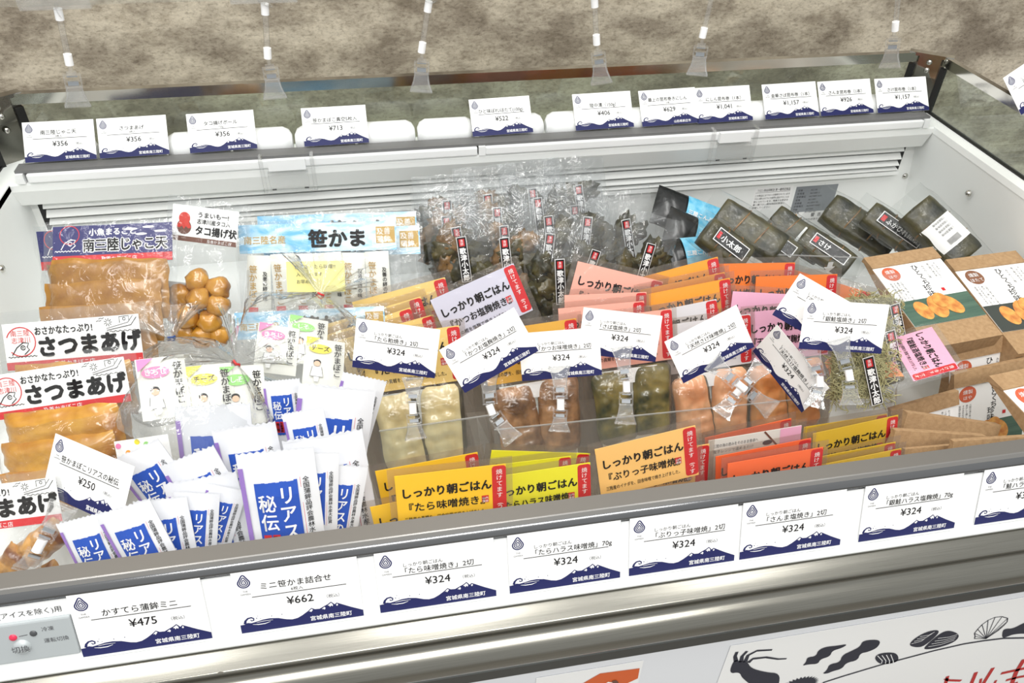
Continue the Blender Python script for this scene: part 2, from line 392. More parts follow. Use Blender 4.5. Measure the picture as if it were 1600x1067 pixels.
# stickers on the rear liner wall
def wallplate(name, corners, Y, mats, parent=None, lab=None):
    pts = [px(u, v, Y=Y) for u, v in corners]
    x0 = min(p.x for p in pts); x1 = max(p.x for p in pts); z0 = min(p.z for p in pts); z1 = max(p.z for p in pts)
    M = basis(Vector((x0, Y, z1)), Vector((1, 0, 0)), Vector((0, 0, 1)))
    o = MB().box(0, z0-z1, 0, x1-x0, 0, .0004).build(name, mats, fz, FI @ M, lab)
    return o, x1-x0, z1-z0
o_, W_, H_ = wallplate('spec_plate', [(1245, 292), (1238, 332), (1310, 288)], YB, ['sticker_grey'], lab='grey printed specification plate')
k = MB()
for i in range(8):
    k.text('定格電圧'[:2+i % 3], .004, -.009-i*.0062, .0045, .0007); k.text('AC100V 50/60Hz'[:5+(i*3) % 8], .028, -.009-i*.0062, .0042, .0007)
k.build('lettering', ['soft_ink'], o_)
o_, W_, H_ = wallplate('notice_label', [(1180, 296), (1172, 330), (1240, 290)], YB, ['paper'], lab='white notice label with fine print')
k = MB(); k.text('フロン排出抑制法 第一種特定製品', W_/2, -.007, .0055, .0007, 0, 'c', maxw=W_*.86).line([(.002, -.009), (W_-.004, -.009)], .0004, .0007)
for i, s in enumerate(('この製品にはフロンが使用されています', 'フロン類をみだりに大気中に放出することは', '禁じられています。廃棄する場合は', '第一種フロン類充填回収業者に', '依頼してください')):
    k.text(s, .002, -.016-i*.0058, .0042, .0007, maxw=W_-.006)
k.build('lettering', ['ink'], o_)
o_, W_, H_ = wallplate('warning_label', [(1232, 333), (1225, 352), (1310, 330)], YB, ['paper'], lab='white warning label with yellow triangle')
mat('warn_yellow', (235, 170, 40), .5)
MB().poly([(.012, -.010), (.022, -.010), (.017, -.002)], .0007).build('warning_triangle', ['warn_yellow'], o_)
MB().text('警  告', .045, -.0095, .008, .0007).text('感電・けがのおそれがあります', .004, -.017, .0048, .0007, maxw=W_-.01).text('ふたの上に乗らない', .004, -.023, .0048, .0007).build('lettering', ['ink'], o_)
# ------------------------------------------------------------------ night blinds (two, rolled up at the back)
def blind(x0, x1, hx):
    n = 7; seg = (x1-x0)/n
    for i in range(n):
        a, c = x0+i*seg+.002, x0+(i+1)*seg-.002
        m = MB().tube([(a, .762, .0454), (a+.004, .762, .0454), (a+.012, .762, .0454), (c-.012, .762, .0454), (c-.004, .762, .0454), (c, .762, .0454)], [.010, .0175, .0215, .0215, .0175, .010], 20)
        fpart('blind_roll', m, ['white_plastic'], 'white rolled-up night blind')
    h = link('pull_bar', bevel(MB().box(x0+.004, .7075, .031, x1-.004, .7155, .0435).mesh('pull_bar', ['white_plastic']), .002, 2), fz, FI, 'white pull bar of the night blind')
    hm = MB()   # clear handle: hooks over the bar, frame and grip
    for s_ in (0, 1):
        xx = hx+s_*.070
        hm.box(xx, .7015, -.004, xx+.005, .7065, .0481); hm.box(xx, .7015, .0480, xx+.005, .716, .0500)
    hm.box(hx, .7015, -.004, hx+.075, .7065, .002)
    hm.box(hx+.010, .6985, .002, hx+.065, .7015, .028)
    hm.box(hx+.010, .700, .026, hx+.065, .706, .0285)
    hm.build('handle', ['acrylic'], h, None, 'clear plastic handle')
    MB().box(hx+.012, .7005, .030, hx+.063, .7072, .046).build('handle_clasp', ['white_plastic'], h)
    for q in (.012, .057): MB().box(hx+q, .7005, .0005, hx+q+.006, .7012, .0025).build('handle_foot', ['slot_dark'], h)
blind(-.099, .521, .208)
blind(.525, 1.242, .878)
# ------------------------------------------------------------------ price cards
mm = .001
def card_band(place_name):
    k = MB(); z = .00035
    top = [(0, 6.4), (3, 6.6), (5.5, 7.6), (8, 7.0), (12, 7.6), (17, 8.6), (22, 8.8), (28, 8.0), (34, 6.0), (38, 5.3), (42, 5.8), (46, 7.6), (50, 10.0), (53, 12.2), (55.5, 10.8), (59, 10.6), (62.5, 12.2), (65.5, 13.4), (68, 15.0), (70.5, 12.4), (72, 13.6), (76, 11.6), (82, 8.6), (91, 4.6)]
    top = [(p, q*1.14+.3) for p, q in top]
    for i in range(len(top)-1):
        k.poly([(top[i][0]*mm, 0), (top[i+1][0]*mm, 0), (top[i+1][0]*mm, top[i+1][1]*mm), (top[i][0]*mm, top[i][1]*mm)], z)
    curl = [(3.5, 6.5), (4.2, 9.2), (6.2, 11.2), (8.8, 11.6), (10.4, 10.4), (10.2, 8.9), (8.6, 8.6), (8.0, 9.7)]
    k.line([(a*mm, (b+1.7)*mm) for a, b in curl], [2.2*mm, 1.7*mm, 1.3*mm, 1.2*mm, 1.1*mm, 1.0*mm, .9*mm, .7*mm], z)
    for a, b, r in ((12.5, 10.6, .45), (15.2, 9.9, .3), (23.5, 10.8, .4), (31, 10.9, .4), (13.6, 12.6, .3)): k.disc(a*mm, (b+1.4)*mm, r*mm, r*mm, z, n=8)
    z2 = .0005
    k.line([(9*mm, 6.0*mm), (13*mm, 5.4*mm), (18*mm, 5.4*mm), (22*mm, 6.4*mm)], [.2*mm, .6*mm, .6*mm, .2*mm], z2, 1)
    k.line([(12*mm, 7.0*mm), (17*mm, 7.6*mm), (24*mm, 7.5*mm)], [.2*mm, .4*mm, .2*mm], z2, 1)
    for q in ([(53, 11.8), (50.8, 9.9), (51.8, 10.0), (52.4, 9.2), (53.4, 10.2), (54.0, 11)], [(68, 14.5), (65.2, 12.6), (66.4, 12.3), (66.8, 11.2), (67.8, 12.3), (68.8, 11.4), (69.2, 12.8)], [(62.8, 11.9), (60.6, 10.4), (61.8, 10.3), (62.6, 9.6), (63.4, 10.8)], [(72.2, 13.2), (71.4, 11.9), (72.2, 11.2), (73, 12.2)]):
        k.poly([(a*mm, b*mm) for a, b in q], z2, 1)
    k.v = [(x, y*1.12+.0003, z_) if z_ > .00042 else (x, y, z_) for x, y, z_ in k.v]
    k.text(place_name, 51*mm, 2.9*mm, 4.6*mm, z2, 1, bold=.012, maxw=31*mm)
    return k.mesh('wave_band', ['navy_ink', 'white_ink'])
BAND = card_band('宮城県南三陸町'); BAND2 = card_band('山形県新庄市')
def card_logo():
    k = MB(); cx, cy = 8*mm, 45*mm
    def drop(r):
        pts = []
        for i in range(28):
            a = 2*math.pi*i/28
            x, y = math.sin(a), math.cos(a)
            kx = r*(1.0 if y < 0.1 else 1-.35*(y-.1)); ky = r*(1 if y < 0 else 1+.55*y**3)
            pts.append((cx+x*kx, cy+y*ky))
        return pts
    for r, wd in ((4.3, .95), (2.9, .75), (1.55, .7)):
        k.line(drop(r*mm), wd*mm, .0004, 0, True)
    k.disc(cx, cy, .45*mm, .5*mm, .0004)
    k.text('THE', cx, 36.5*mm, 2.0*mm, .0004, 1, 'c').text('GAMSEA', cx, 34.0*mm, 2.0*mm, .0004, 1, 'c')
    return k.mesh('droplet_logo', ['navy_ink', 'soft_ink'])
LOGO = card_logo()
SHEET = MB().box(0, 0, -.0002, .091, .055, .0002).mesh('sheet', ['gloss_paper'])
def price_card(M, label, group, lines, price, sub=None, small=None, region=None):
    t = thing('price_card', label, 'price card', M, group)
    link('sheet', SHEET, t); link('wave_band', BAND2 if region else BAND, t); link('droplet_logo', LOGO, t)
    k = MB(); z = .00045
    if small: k.text(small, 20*mm, 39.5*mm, 3.9*mm, z); k.text(lines, 18*mm, 33.2*mm, 6.0*mm, z, bold=.008, maxw=62*mm)
    elif sub: k.text(lines, 45*mm, 37.5*mm, 6.6*mm, z, 0, 'c', bold=.008, maxw=62*mm); k.text(sub, 45*mm, 33.0*mm, 3.6*mm, z, 0, 'c')
    else: k.text(lines, 46*mm, 33.8*mm, 6.6*mm, z, 0, 'c', bold=.008, maxw=66*mm)
    k.rect(12*mm, 31.2*mm, 81*mm, 31.8*mm, z)
    k.text(price, 46*mm, 20.6*mm, 9.6*mm, z, 0, 'c', bold=.008); k.text('（税込）', 63*mm, 21.5*mm, 3.6*mm, z, 1)
    k.build('lettering', ['ink', 'soft_ink'], t)
    return t
AF, AB = 1.2469, .8663
fl = [(131, 'かすてら蒲鉾ミニ', '¥475', None, None, 'price card for mini castella fish cake at 475 yen, beside the control panel'),
      (377, 'ミニ笹かま詰合せ', '¥662', '6枚入', None, 'price card reading 662 yen on the front strip, six-piece mini bamboo-leaf fish cakes'),
      (595, '「たら味噌焼き」2切', '¥324', None, 1, 'front strip price card for miso cod, third from the left, below the yellow pouches'),
      (796, '「たらハラス味噌焼」70g', '¥324', None, 1, 'front strip price card for cod belly 70g, fourth from the left'),
      (983, '「ぶりっ子味噌焼」2切', '¥324', None, 1, 'front strip price card for young yellowtail in miso, fifth from the left'),
      (1154.5, '「さんま塩焼き」2切', '¥324', None, 1, 'front strip price card for salted saury, sixth from the left'),
      (1339, '「銀鮭ハラス塩麹焼」70g', '¥324', None, 1, 'front strip price card for silver salmon belly 70g, seventh from the left'),
      (1520, '「鮭ハラス味噌焼」70g', '¥324', None, 1, 'front strip price card cut by the right photo edge')]
xf = [.1203, .2326, .3364, .4382, .5366, .6321, .74, .8505]
for (u, t_, p_, sub, sm_, lab), x in zip(fl, xf):
    M = basis(Vector((x, .0003, .0006)), Vector((1, 0, 0)), Vector((0, math.cos(AF), math.sin(AF))))
    price_card(M, lab, 'price cards on the front strip', t_, p_, sub, 'しっかり朝ごはん' if sm_ else None)
bl = [((39, 252.5), '南三陸じゃこ天', '¥356', '3枚入', 'leftmost price card in the rear row, 356 yen, by the left corner post', 0),
      ((157, 249), 'さつまあげ', '¥356', '3枚入', 'rear row price card for fried fish cake at 356 yen, second from left', 1.5),
      ((297, 238), 'タコ揚げボール', '¥356', '150g', 'rear row price card for fried octopus balls 150g, third from left', 3),
      ((476, 229), '笹かまぼこ真空5枚入', '¥713', None, 'rear row price card reading 713 yen, above the left blind handle', 1),
      ((739, 219), 'ひと味ぽれ/ほたて(100g)', '¥522', None, 'rear row price card reading 522 yen, where the two blinds meet', 3),
      ((900, 204), '陸中漬（150g）', '¥406', None, 'rear row price card reading 406 yen, sixth from left', 2),
      ((1004, 196), '最上の昆布巻きにしん', '¥629', '（3本）', 'rear row price card reading 629 yen, left of the 1,041 yen card', 3),
      ((1091, 188), 'にしん昆布巻（1本）', '¥1,041', None, 'rear row price card reading 1,041 yen, above the right blind handle', 1),
      ((1196, 187), '金華さば昆布巻（1本）', '¥1,157', None, 'rear row price card for mackerel kelp roll at 1,157 yen, third from right', 2),
      ((1283, 181.5), 'さんま昆布巻（1本）', '¥926', None, 'rear row price card reading 926 yen, second from right', 2),
      ((1372, 175), 'さけ昆布巻（1本）', '¥1,157', None, 'rightmost price card in the rear row, 1,157 yen, by the right corner post', 0)]
for (bx, by), t_, p_, sub, lab, ro in bl:
    P = px(bx, by, Y=.7303); P.z = .0505; P.y = .7303
    M = basis(P, Vector((1, 0, 0)), Vector((0, math.cos(AB), math.sin(AB)))) @ Matrix.Rotation(math.radians(ro*.35), 4, 'Z')
    price_card(M, lab, 'price cards along the rear rail', t_, p_, sub, None, region=t_.startswith('最上'))
SK = 'しっかり朝ごはん'
def ccard(tl, tr, lean, t_, p_, lab, small=SK, d=None, dY=0):
    ln = math.hypot(tr[0]-tl[0], tr[1]-tl[1])
    d = d or FPX*.091/ln
    M, s = place(tl, tr, d=d, lean=lean, dY=dY)
    return price_card(M @ Matrix.Translation((0, -.055, 0)), lab, 'price cards held up by clips', t_, p_, None, small), d
ccard((557, 497), (688, 515), 26, '「たら粕焼き」2切', '¥324', 'clip-held price card for cod in sake lees, above the pale cod fillets')
ccard((686, 547), (803, 480), 26, '「かつお塩麹焼き」2切', '¥324', 'clip-held price card tilted steeply anticlockwise, bonito in salt koji')
ccard((810, 521), (936, 511), 30, '「かつお味噌焼き」2切', '¥324', 'clip-held price card for bonito in miso, nearly level, over brown fish')
ccard((912, 480), (1039, 494), 26, '「さば塩焼き」2切', '¥324', 'clip-held price card for salted mackerel, partly behind the bonito miso card', d=.905)
ccard((1038, 534), (1141, 481), 26, '「天然さけ味噌焼」2切', '¥324', 'clip-held price card for wild salmon in miso, tilted anticlockwise', d=.885)
ccard((1214, 507), (1284, 592), 8, '「天然さけ塩麹焼き」2切', '¥324', 'shaded price card turned steeply clockwise, wild salmon in salt koji', d=.90, dY=-.03)
ccard((1250, 427), (1360, 490), 26, '「天然さけ塩焼き」2切', '¥324', 'price card mostly hidden behind the silver salmon price card', d=.885)
ccard((1259, 468), (1390, 476), 26, '「銀鮭塩焼き」2切', '¥324', 'clip-held price card for silver salmon, rightmost of the clipped cards')
ccard((87, 677), (224, 735), 42, '笹かまぼこリアスの秘伝', '¥250', 'clip-held price card reading 250 yen, tilted in front of white pouches', small=None, d=.70, dY=-.03)
# ------------------------------------------------------------------ clips
def clip_unit():
    """one jaw of a pop-up clip, from the joint at y=0 out to the jaw tip at y=.038"""
    k = MB()
    k.box(-.0045, 0, -.002, .0045, .004, .002)
    for s in (-1, 1):
        k.box(s*.0072-.0009, .003, -.003, s*.0072+.0009, .017, .003)
    for y0, y1 in ((.003, .0048), (.0095, .0108), (.0155, .0172)): k.box(-.0065, y0, -.0028, .0065, y1, .0028)
    for zz in (-.0024, .0024):
        for a, b in ((.0155, .030), (.030, .038)):
            wa = .0066+(.0052*((a-.0155)/.0225)**1.6); wb = .0066+(.0052*((b-.0155)/.0225)**1.6)
            k.raw([(-wa, a, zz-.0006), (wa, a, zz-.0006), (wb, b, zz-.0006), (-wb, b, zz-.0006), (-wa, a, zz+.0006), (wa, a, zz+.0006), (wb, b, zz+.0006), (-wb, b, zz+.0006)],
                  [(3, 2, 1, 0), (4, 5, 6, 7), (0, 1, 5, 4), (1, 2, 6, 5), (2, 3, 7, 6), (3, 0, 4, 7)])
        k.box(-.0118, .0362, min(zz, zz*1.5), .0118, .0385, max(zz, zz*1.5))
        for s in (-1, 1):
            k.tube([(s*.0066, .0155, zz), (s*.0078, .026, zz), (s*.0116, .038, zz)], .0008, 5, mi=0)
    return k
JAW = clip_unit().mesh('jaw', ['acrylic'])
SPRING = MB().box(-.0048, .0108, -.001, .0048, .0152, .0012).box(-.0048, .0052, -.001, .0048, .0062, .0012).mesh('spring', ['sticker_grey'])
BARREL = MB().tube([(0, 0, -.0058), (0, 0, .0058)], .0042, 14).mesh('joint', ['joint_white'])
def along(A, B, facing=None):
    y = (B-A).normalized(); fz_ = (facing or (CAM-A)).normalized()
    x = y.cross(fz_).normalized()
    return basis(A, x, y)
def jawpart(t, A, B, Ti):
    M = along(A, B); s = (B-A).length/.038
    o = link('jaw', JAW, t, Ti @ M @ Matrix.Diagonal((1, s, 1, 1))); link('spring', SPRING, o)
def dclip(lo, jo, up, d, label, joint_rot=0, dj=0):
    L, J, U = px(*lo, d=d), px(*jo, d=d+dj), px(*up, d=d)
    t = thing('double_clip', label, 'clip', Matrix.Translation(L), 'clear double clips on the divider'); Ti = Matrix.Translation(-L)
    dl = (L-J).normalized(); du = (U-J).normalized()
    jawpart(t, J+dl*.003, L, Ti); jawpart(t, J+du*.003, U, Ti)
    ax = (dl-du); ax = ax.normalized()
    fwd = (CAM-J).normalized(); x = ax.cross(fwd).normalized()
    Mj = basis(J, x, ax.cross(x)) # barrel axis along the clip
    link('joint', BARREL, t, Ti @ Mj)
dclip((650, 686), (645, 638), (645, 590), .862, 'clear double clip under the cod in sake lees price card')
dclip((802, 688), (767, 640), (762, 583), .862, 'clear double clip under the tilted bonito price card', )
dclip((874, 674), (876, 632), (874, 572), .868, 'clear double clip holding the bonito miso price card')
dclip((977, 662), (979, 604), (971, 542), .878, 'clear double clip holding the mackerel price card')
dclip((1126, 648), (1154, 611), (1192, 570), .882, 'clear double clip crossing another, from lower left to upper right')
dclip((1206, 640), (1158, 604), (1112, 565), .862, 'clear double clip crossing another, from upper left to lower right', dj=-.004)
dclip((1272, 636), (1281, 596), (1266, 543), .874, 'clear double clip left of its twin under the silver salmon card')
dclip((1330, 632), (1327, 586), (1310, 530), .848, 'clear double clip with jaw on the silver salmon price card')
dclip((42, 892), (62, 852), (99, 790), .672, 'clear double clip with white joint beside the glazed fish cake')
# hanging pop-up clips and the clear shelf they hang from
SHZ = .303
tag(MB().box(-.45, .545, SHZ, 1.75, .949, SHZ+.006).build('acrylic_shelf', ['divider_clear']), 'clear acrylic shelf along the wall above the freezer', 'shelf')
for s, lab in ((-.3, 'left'), (1.6, 'right')):
    tag(MB().box(s-.006, .62, SHZ-.03, s+.006, .9495, SHZ).box(s-.006, .935, SHZ-.12, s+.006, .9495, SHZ).build('shelf_bracket', ['steel']), f'steel bracket under the {lab} end of the clear shelf', 'bracket', 'shelf brackets')
hang = [((92, 22), (107, 93), (122, 166), 'leftmost clear clip hanging on a rod above the freezer'),
        ((414, 14), (418, 83), (430, 153), 'second hanging clear clip from the left, above the 713 yen card'),
        ((669, 10), (659.5, 74), (658, 143), 'third hanging clear clip from the left'),
        ((929, 3), (932, 62), (940, 130), 'fourth hanging clear clip from the left, above the 406 yen card'),
        ((1114, -12), (1099, 51), (1089, 117), 'fifth hanging clear clip from the left, its rod leaning right'),
        ((1405, -22), (1399, 41), (1390, 105), 'rightmost hanging clear clip, beside the right corner post')]
for a, j, e, lab in hang:
    YH = .552
    A, J, E_ = px(*a, Y=YH), px(*j, Y=YH), px(*e, Y=YH-.004)
    t = thing('hanging_clip', lab, 'clip', Matrix.Translation(A), 'empty clips hanging over the freezer'); Ti = Matrix.Translation(-A)
    ax = (J-A).normalized()
    k = MB(); k.tube([A+ax*.004, J-ax*.004], .0032, 8); k.build('rod', ['acrylic'], t, Ti)
    for P in (A, J):
        x = ax.orthogonal().normalized()
        link('joint', BARREL, t, Ti @ basis(P, x, ax.cross(x)))
    dn = (E_-J).normalized(); S = J+dn*.012
    k = MB(); k.tube([J+dn*.005, S], .0022, 8); k.build('neck', ['acrylic'], t, Ti)
    M = along(S, E_); s = (E_-S).length/.038
    o = link('jaw', JAW, t, Ti @ M @ Matrix.Diagonal((1.08, s, 1, 1))); link('spring', SPRING, o)
    top = Vector((A.x-ax.x*.012, A.y, SHZ-.0005))
    k = MB()
    k.tube([A-ax*.004, (top.x, top.y, SHZ-.006)], [.004, .0085], 12)
    k.box(top.x-.034, top.y-.006, SHZ-.0035, top.x+.034, top.y+.02, SHZ-.0005); k.box(top.x-.034, top.y-.0095, SHZ-.0035, top.x+.034, top.y-.0075, SHZ+.010)
    k.box(top.x-.034, top.y-.0095, SHZ+.0065, top.x+.034, top.y+.02, SHZ+.0085)
    k.build('shelf_grip', ['acrylic'], t, Ti)
# ------------------------------------------------------------------ product materials
COLS = dict(cream=(240, 205, 125), yellow=(252, 200, 45), lemon=(238, 230, 50), peach=(250, 198, 118), lavender=(206, 204, 220), gold=(224, 170, 66),
            salmon_pink=(246, 176, 158), orange=(248, 164, 52), deep_orange=(242, 126, 46), grey_white=(222, 219, 222), pink=(240, 180, 208), red_orange=(250, 112, 62), mustard=(226, 186, 56))
for k_, c_ in COLS.items(): mat('card_'+k_, c_, .45)
mat('tab_red', (206, 36, 42), .45)
mat('cod', (232, 218, 172), .35, var=(212, 190, 136), vscale=45, bump=.3, bscale=120, coat=.7)
mat('bonito', (186, 140, 98), .35, var=(96, 66, 44), vscale=55, bump=.4, bscale=120, coat=.7)
mat('mackerel', (52, 60, 42), .35, var=(150, 134, 74), vscale=42, bump=.3, bscale=120, coat=.8)
mat('salmon', (240, 186, 142), .35, var=(226, 152, 104), vscale=45, bump=.3, bscale=120, coat=.7)
mat('salmon_deep', (240, 170, 106), .35, var=(224, 136, 72), vscale=45, bump=.3, bscale=120, coat=.7)
mat('fish_skin', (58, 58, 50), .35, var=(110, 100, 80), vscale=120, coat=.5)
mat('fried', (174, 124, 42), .4, var=(138, 90, 26), vscale=34, bump=.35, bscale=140, coat=.6)
mat('fried_light', (206, 154, 56), .35, var=(168, 108, 30), vscale=30, bump=.3, bscale=120, coat=.7)
mat('fried_ball', (208, 152, 56), .3, var=(150, 90, 26), vscale=30, bump=.35, bscale=110, coat=.8)
mat('glazed', (212, 158, 82), .35, var=(110, 62, 30), vscale=26, bump=.25, bscale=60, coat=.7, stretch=(3, .6, 1))
mat('kelp', (36, 38, 28), .4, var=(82, 76, 44), vscale=44, bump=.6, bscale=140, coat=.1)
mat('kelp_brown', (96, 84, 44), .4, var=(56, 52, 30), vscale=60, bump=.4, bscale=140, coat=.5)
mat('seafood_tan', (150, 112, 62), .4, var=(92, 66, 34), vscale=60, bump=.4, bscale=140, coat=.5)
mat('shredded', (196, 190, 142), .6, var=(158, 152, 104), vscale=120)
mat('pouch_white', (229, 231, 235), .42, bump=.12, bscale=90)
mat('pouch_blue', (40, 82, 178), .4)
mat('purple_stripe', (150, 118, 192), .45)
mat('label_black', (30, 29, 30), .4)
mat('label_sky', (84, 184, 224), .4, var=(150, 214, 238), vscale=90)
mat('pouch_black', (26, 27, 27), .3, bump=.4, bscale=90, coat=.4)
mat('header_navy', (48, 48, 108), .3)
mat('header_red', (210, 44, 50), .35)
mat('brown_print', (112, 72, 58), .5)
mat('octopus_red', (206, 60, 48), .5)
mat('gold_ink', (196, 160, 84), .4)
mat('note_yellow', (240, 232, 150), .6)
mat('tie_blue', (40, 70, 130), .4); mat('tie_red', (200, 40, 40), .4)
mat('sachet', (228, 228, 220), .4)
mat('dot_pink', (240, 130, 180), .5); mat('dot_yellow', (246, 226, 70), .5); mat('dot_green', (150, 218, 120), .5); mat('dot_orange', (240, 160, 70), .5); mat('skin_print', (236, 190, 160), .5)
mat('photo_green', (84, 112, 96), .5, var=(64, 92, 80), vscale=60, stretch=(.3, 4, 1))
mat('photo_dark', (60, 66, 62), .5)
mat('oyster', (232, 176, 92), .5, var=(190, 108, 52), vscale=90)
mat('dot_brick', (206, 98, 66), .5); mat('dot_brown', (134, 90, 66), .5)
m, nt, b = newmat('wave_blue')
b.inputs['Roughness'].default_value = .35
tc = nt.nodes.new('ShaderNodeTexCoord'); mp = nt.nodes.new('ShaderNodeMapping'); mp.inputs['Scale'].default_value = (14, 46, 1)
wv = nt.nodes.new('ShaderNodeTexNoise'); wv.inputs['Scale'].default_value = 1.0; wv.inputs['Detail'].default_value = 3; wv.inputs['Distortion'].default_value = 1.6
rp = nt.nodes.new('ShaderNodeValToRGB'); e = rp.color_ramp.elements
e[0].position = .38; e[0].color = (*lin((112, 190, 232)), 1); e[1].position = .62; e[1].color = (*lin((226, 242, 250)), 1)
nt.links.new(tc.outputs['Object'], mp.inputs[0]); nt.links.new(mp.outputs[0], wv.inputs['Vector']); nt.links.new(wv.outputs['Fac'], rp.inputs[0]); nt.links.new(rp.outputs[0], b.inputs['Base Color'])

def tofloor(M, x0, x1, zf=None):
    zf = ZB+.004 if zf is None else zf
    t0 = M.translation.z
    return max((t0+min(x0*M[2][0], x1*M[2][0])-zf)/M[2][1], .03)
# ------------------------------------------------------------------ dividers
def divider(A, B, zt, lab, zb=None):
    zb = ZB+.0015 if zb is None else zb
    t = thing('divider', lab, 'divider', Matrix.Translation((A.x, A.y, ZB)))
    Ti = Matrix.Translation((-A.x, -A.y, -ZB)); d_ = (B-A); d_.z = 0; d_.normalize(); n = Vector((-d_.y, d_.x, 0))*.0008
    def slab(z0, z1):
        q = [A-n, B-n, B+n, A+n]
        return MB().raw([(p.x, p.y, z) for z in (z0, z1) for p in q], [(0, 3, 2, 1), (4, 5, 6, 7), (0, 1, 5, 4), (1, 2, 6, 5), (2, 3, 7, 6), (3, 0, 4, 7)])
    slab(zb, zt-.0015).build('pane', ['divider_clear'], t, Ti); slab(zt-.0015, zt).build('top_edge', ['acrylic_edge'], t, Ti)
    return t
divider(px(592, 673, Z=-.104), px(766, 648, Z=-.104), -.104, 'clear divider in front of the pale cod fillets')
divider(px(772, 671, Z=-.112), px(1300, 618, Z=-.112), -.112, 'long clear divider in front of the bonito, mackerel and salmon pouches')
ar = divider(px(1205, 397, Z=-.05), px(1348, 402, Z=-.05), -.05, 'clear divider before the kelp rolls, with a small white arrow', ZR+.001)
P_ = px(1297, 420, Y=.49)
MB().poly([(-.004, .010, -.0012), (.004, .010, -.0012), (.004, .002, -.0012), (.009, .002, -.0012), (0, -.008, -.0012), (-.009, .002, -.0012), (-.004, .002, -.0012)]).map(lambda x, y, z: (x+P_.x-ar.location.x, .4925-ar.location.y, y+P_.z-ar.location.z)).build('arrow_sticker', ['paper'], ar)
# ------------------------------------------------------------------ vacuum pouches of grilled fish
LW, LH = .104, .060
k = MB()
k.text(SK, .004, -.0245, .0117, .0012, 0, bold=.036, maxw=.083)
TITLE = k.mesh('title', ['ink'])
k = MB(); k.text('焼けてます（うす', .0975, -.004, .0064, .0014, 0, vertical=True, pitch=1.02); TABTXT = k.mesh('tab_lettering', ['white_ink'])
def rrect(x0, y0, x1, y1, r, n=4):
    pts = []
    for cx, cy, a in ((x1-r, y1-r, 0), (x0+r, y1-r, 90), (x0+r, y0+r, 180), (x1-r, y0+r, 270)):
        for i in range(n+1):
            t = math.radians(a+90*i/n); pts.append((cx+r*math.cos(t), cy+r*math.sin(t)))
    return pts
TAB = MB().poly(rrect(.0905, -.058, .104, -.001, .003), .0009).mesh('red_tab', ['tab_red'])
SEALM = MB().rect(.0800, -.0405, .0868, -.0325, .0010, 0).text('山内', .0805, -.0362, .003, .0013, 1).text('蒲鉾', .0805, -.0398, .003, .0013, 1).mesh('red_seal', ['tab_red', 'white_ink'])
_l2 = {}
def line2(t1, t2):
    if (t1, t2) not in _l2:
        k = MB(); k.text(t1, .005, -.0405, .0105, .0012, 0, bold=.022, maxw=.074); k.text(t2, .006, -.0515, .0052, .0012, 0, bold=.006, maxw=.078)
        _l2[(t1, t2)] = k.mesh('subtitle', ['ink'])
    return _l2[(t1, t2)]
def fillet_mesh(kind, seed, w=.047, h=.088, t=.013, skin=True):
    k = MB(); nu, nv = 18, 26
    def fn(u, v):
        ang = v*2-1; a = 2*u-1; e_ = max(0, 1-abs(ang)**7)
        ww = w*(.74+.26*e_**.5)*(1+.10*nz(v*2.2, seed))
        x = a*ww/2+.005*nz(v*2.2, seed+5)
        y = ang*h/2*(1+.06*nz(u*2.5, seed+2))
        dome = max(0, 1-abs(a)**5)*max(0, 1-abs(ang)**8)
        cr = .0016*math.sin(v*34+3*nz(u*3, v*3, seed)+a*1.2)*dome
        z = t*dome*(.8+.35*nz(u*2.2, v*2.6, seed+1))+cr*.5+.0022*nz(u*7, v*9, seed)*dome
        return (x, y, max(z, 0)+.001)
    k.grid(fn, nu, nv)
    if skin:
        for i in range(len(k.f)):
            if i % nu >= nu-2: k.m[i] = 1
    return k.mesh('fillet', [kind, 'fish_skin'])
FIL = {(kd, i): fillet_mesh(kd, i*3.7+1, skin=kd not in ('bonito',)) for kd in ('cod', 'bonito', 'mackerel', 'salmon', 'salmon_deep') for i in (0, 1)}
NPOUCH = 0
QUEUE = []
def queue(fn, tl, tr, c, lean, th, nom, *a, **kw): QUEUE.append(dict(fn=fn, tl=tl, tr=tr, c=c, lean=lean, th=th, nom=nom, a=a, kw=kw))
def plane_at(u, v, c, lean):
    """point seen at a pixel on the leaning plane that stands at Y=c where Z=0"""
    tl_ = math.tan(math.radians(lean)); r = ray(u, v)
    return CAM + r*((c-CAM.y+tl_*CAM.z)/(r.y-tl_*r.z))
def flush():
    """stand the queued packs one behind the other so that no two share the same space"""
    QUEUE.sort(key=lambda q: q['c']); done = []
    for q in QUEUE:
        pad = 30 if q['nom'] else 8
        u0 = min(q['tl'][0], q['tr'][0])-pad; u1 = max(q['tl'][0], q['tr'][0])+pad
        c = q['c']
        for p in done:
            if p[0] < u1 and p[1] > u0: c = max(c, p[2])
        done.append((u0, u1, c+q['th']/math.cos(math.radians(q['lean']))))
        A, B = plane_at(*q['tl'], c, q['lean']), plane_at(*q['tr'], c, q['lean'])
        l = math.radians(q['lean'])
        if q['nom']: M = basis(A, B-A, Vector((0, math.sin(l), math.cos(l)))) @ Matrix.Scale((B-A).length/q['nom'], 4)
        else: M = basis(A, Vector((1, 0, 0)), Vector((0, math.sin(l), math.cos(l))))
        q['fn'](M, *q['a'], **q['kw'])
    QUEUE.clear()
def fish_pouch(tl, tr, Y, col, t1, t2, lab, grp, lean=25, fish=None, back=False):
    lean = 26 if grp == G1 else 15
    z = px(*tl, Y=Y).z
    queue(fish_pouch_at, tl, tr, Y-math.tan(math.radians(lean))*z, lean, .005, LW, col, t1, t2, lab, grp, fish, back) if not fish else queue(fish_pouch_at, tl, tr, Y-math.tan(math.radians(lean))*z, lean, .005, LW, col, t1, t2, lab, grp, fish, back)
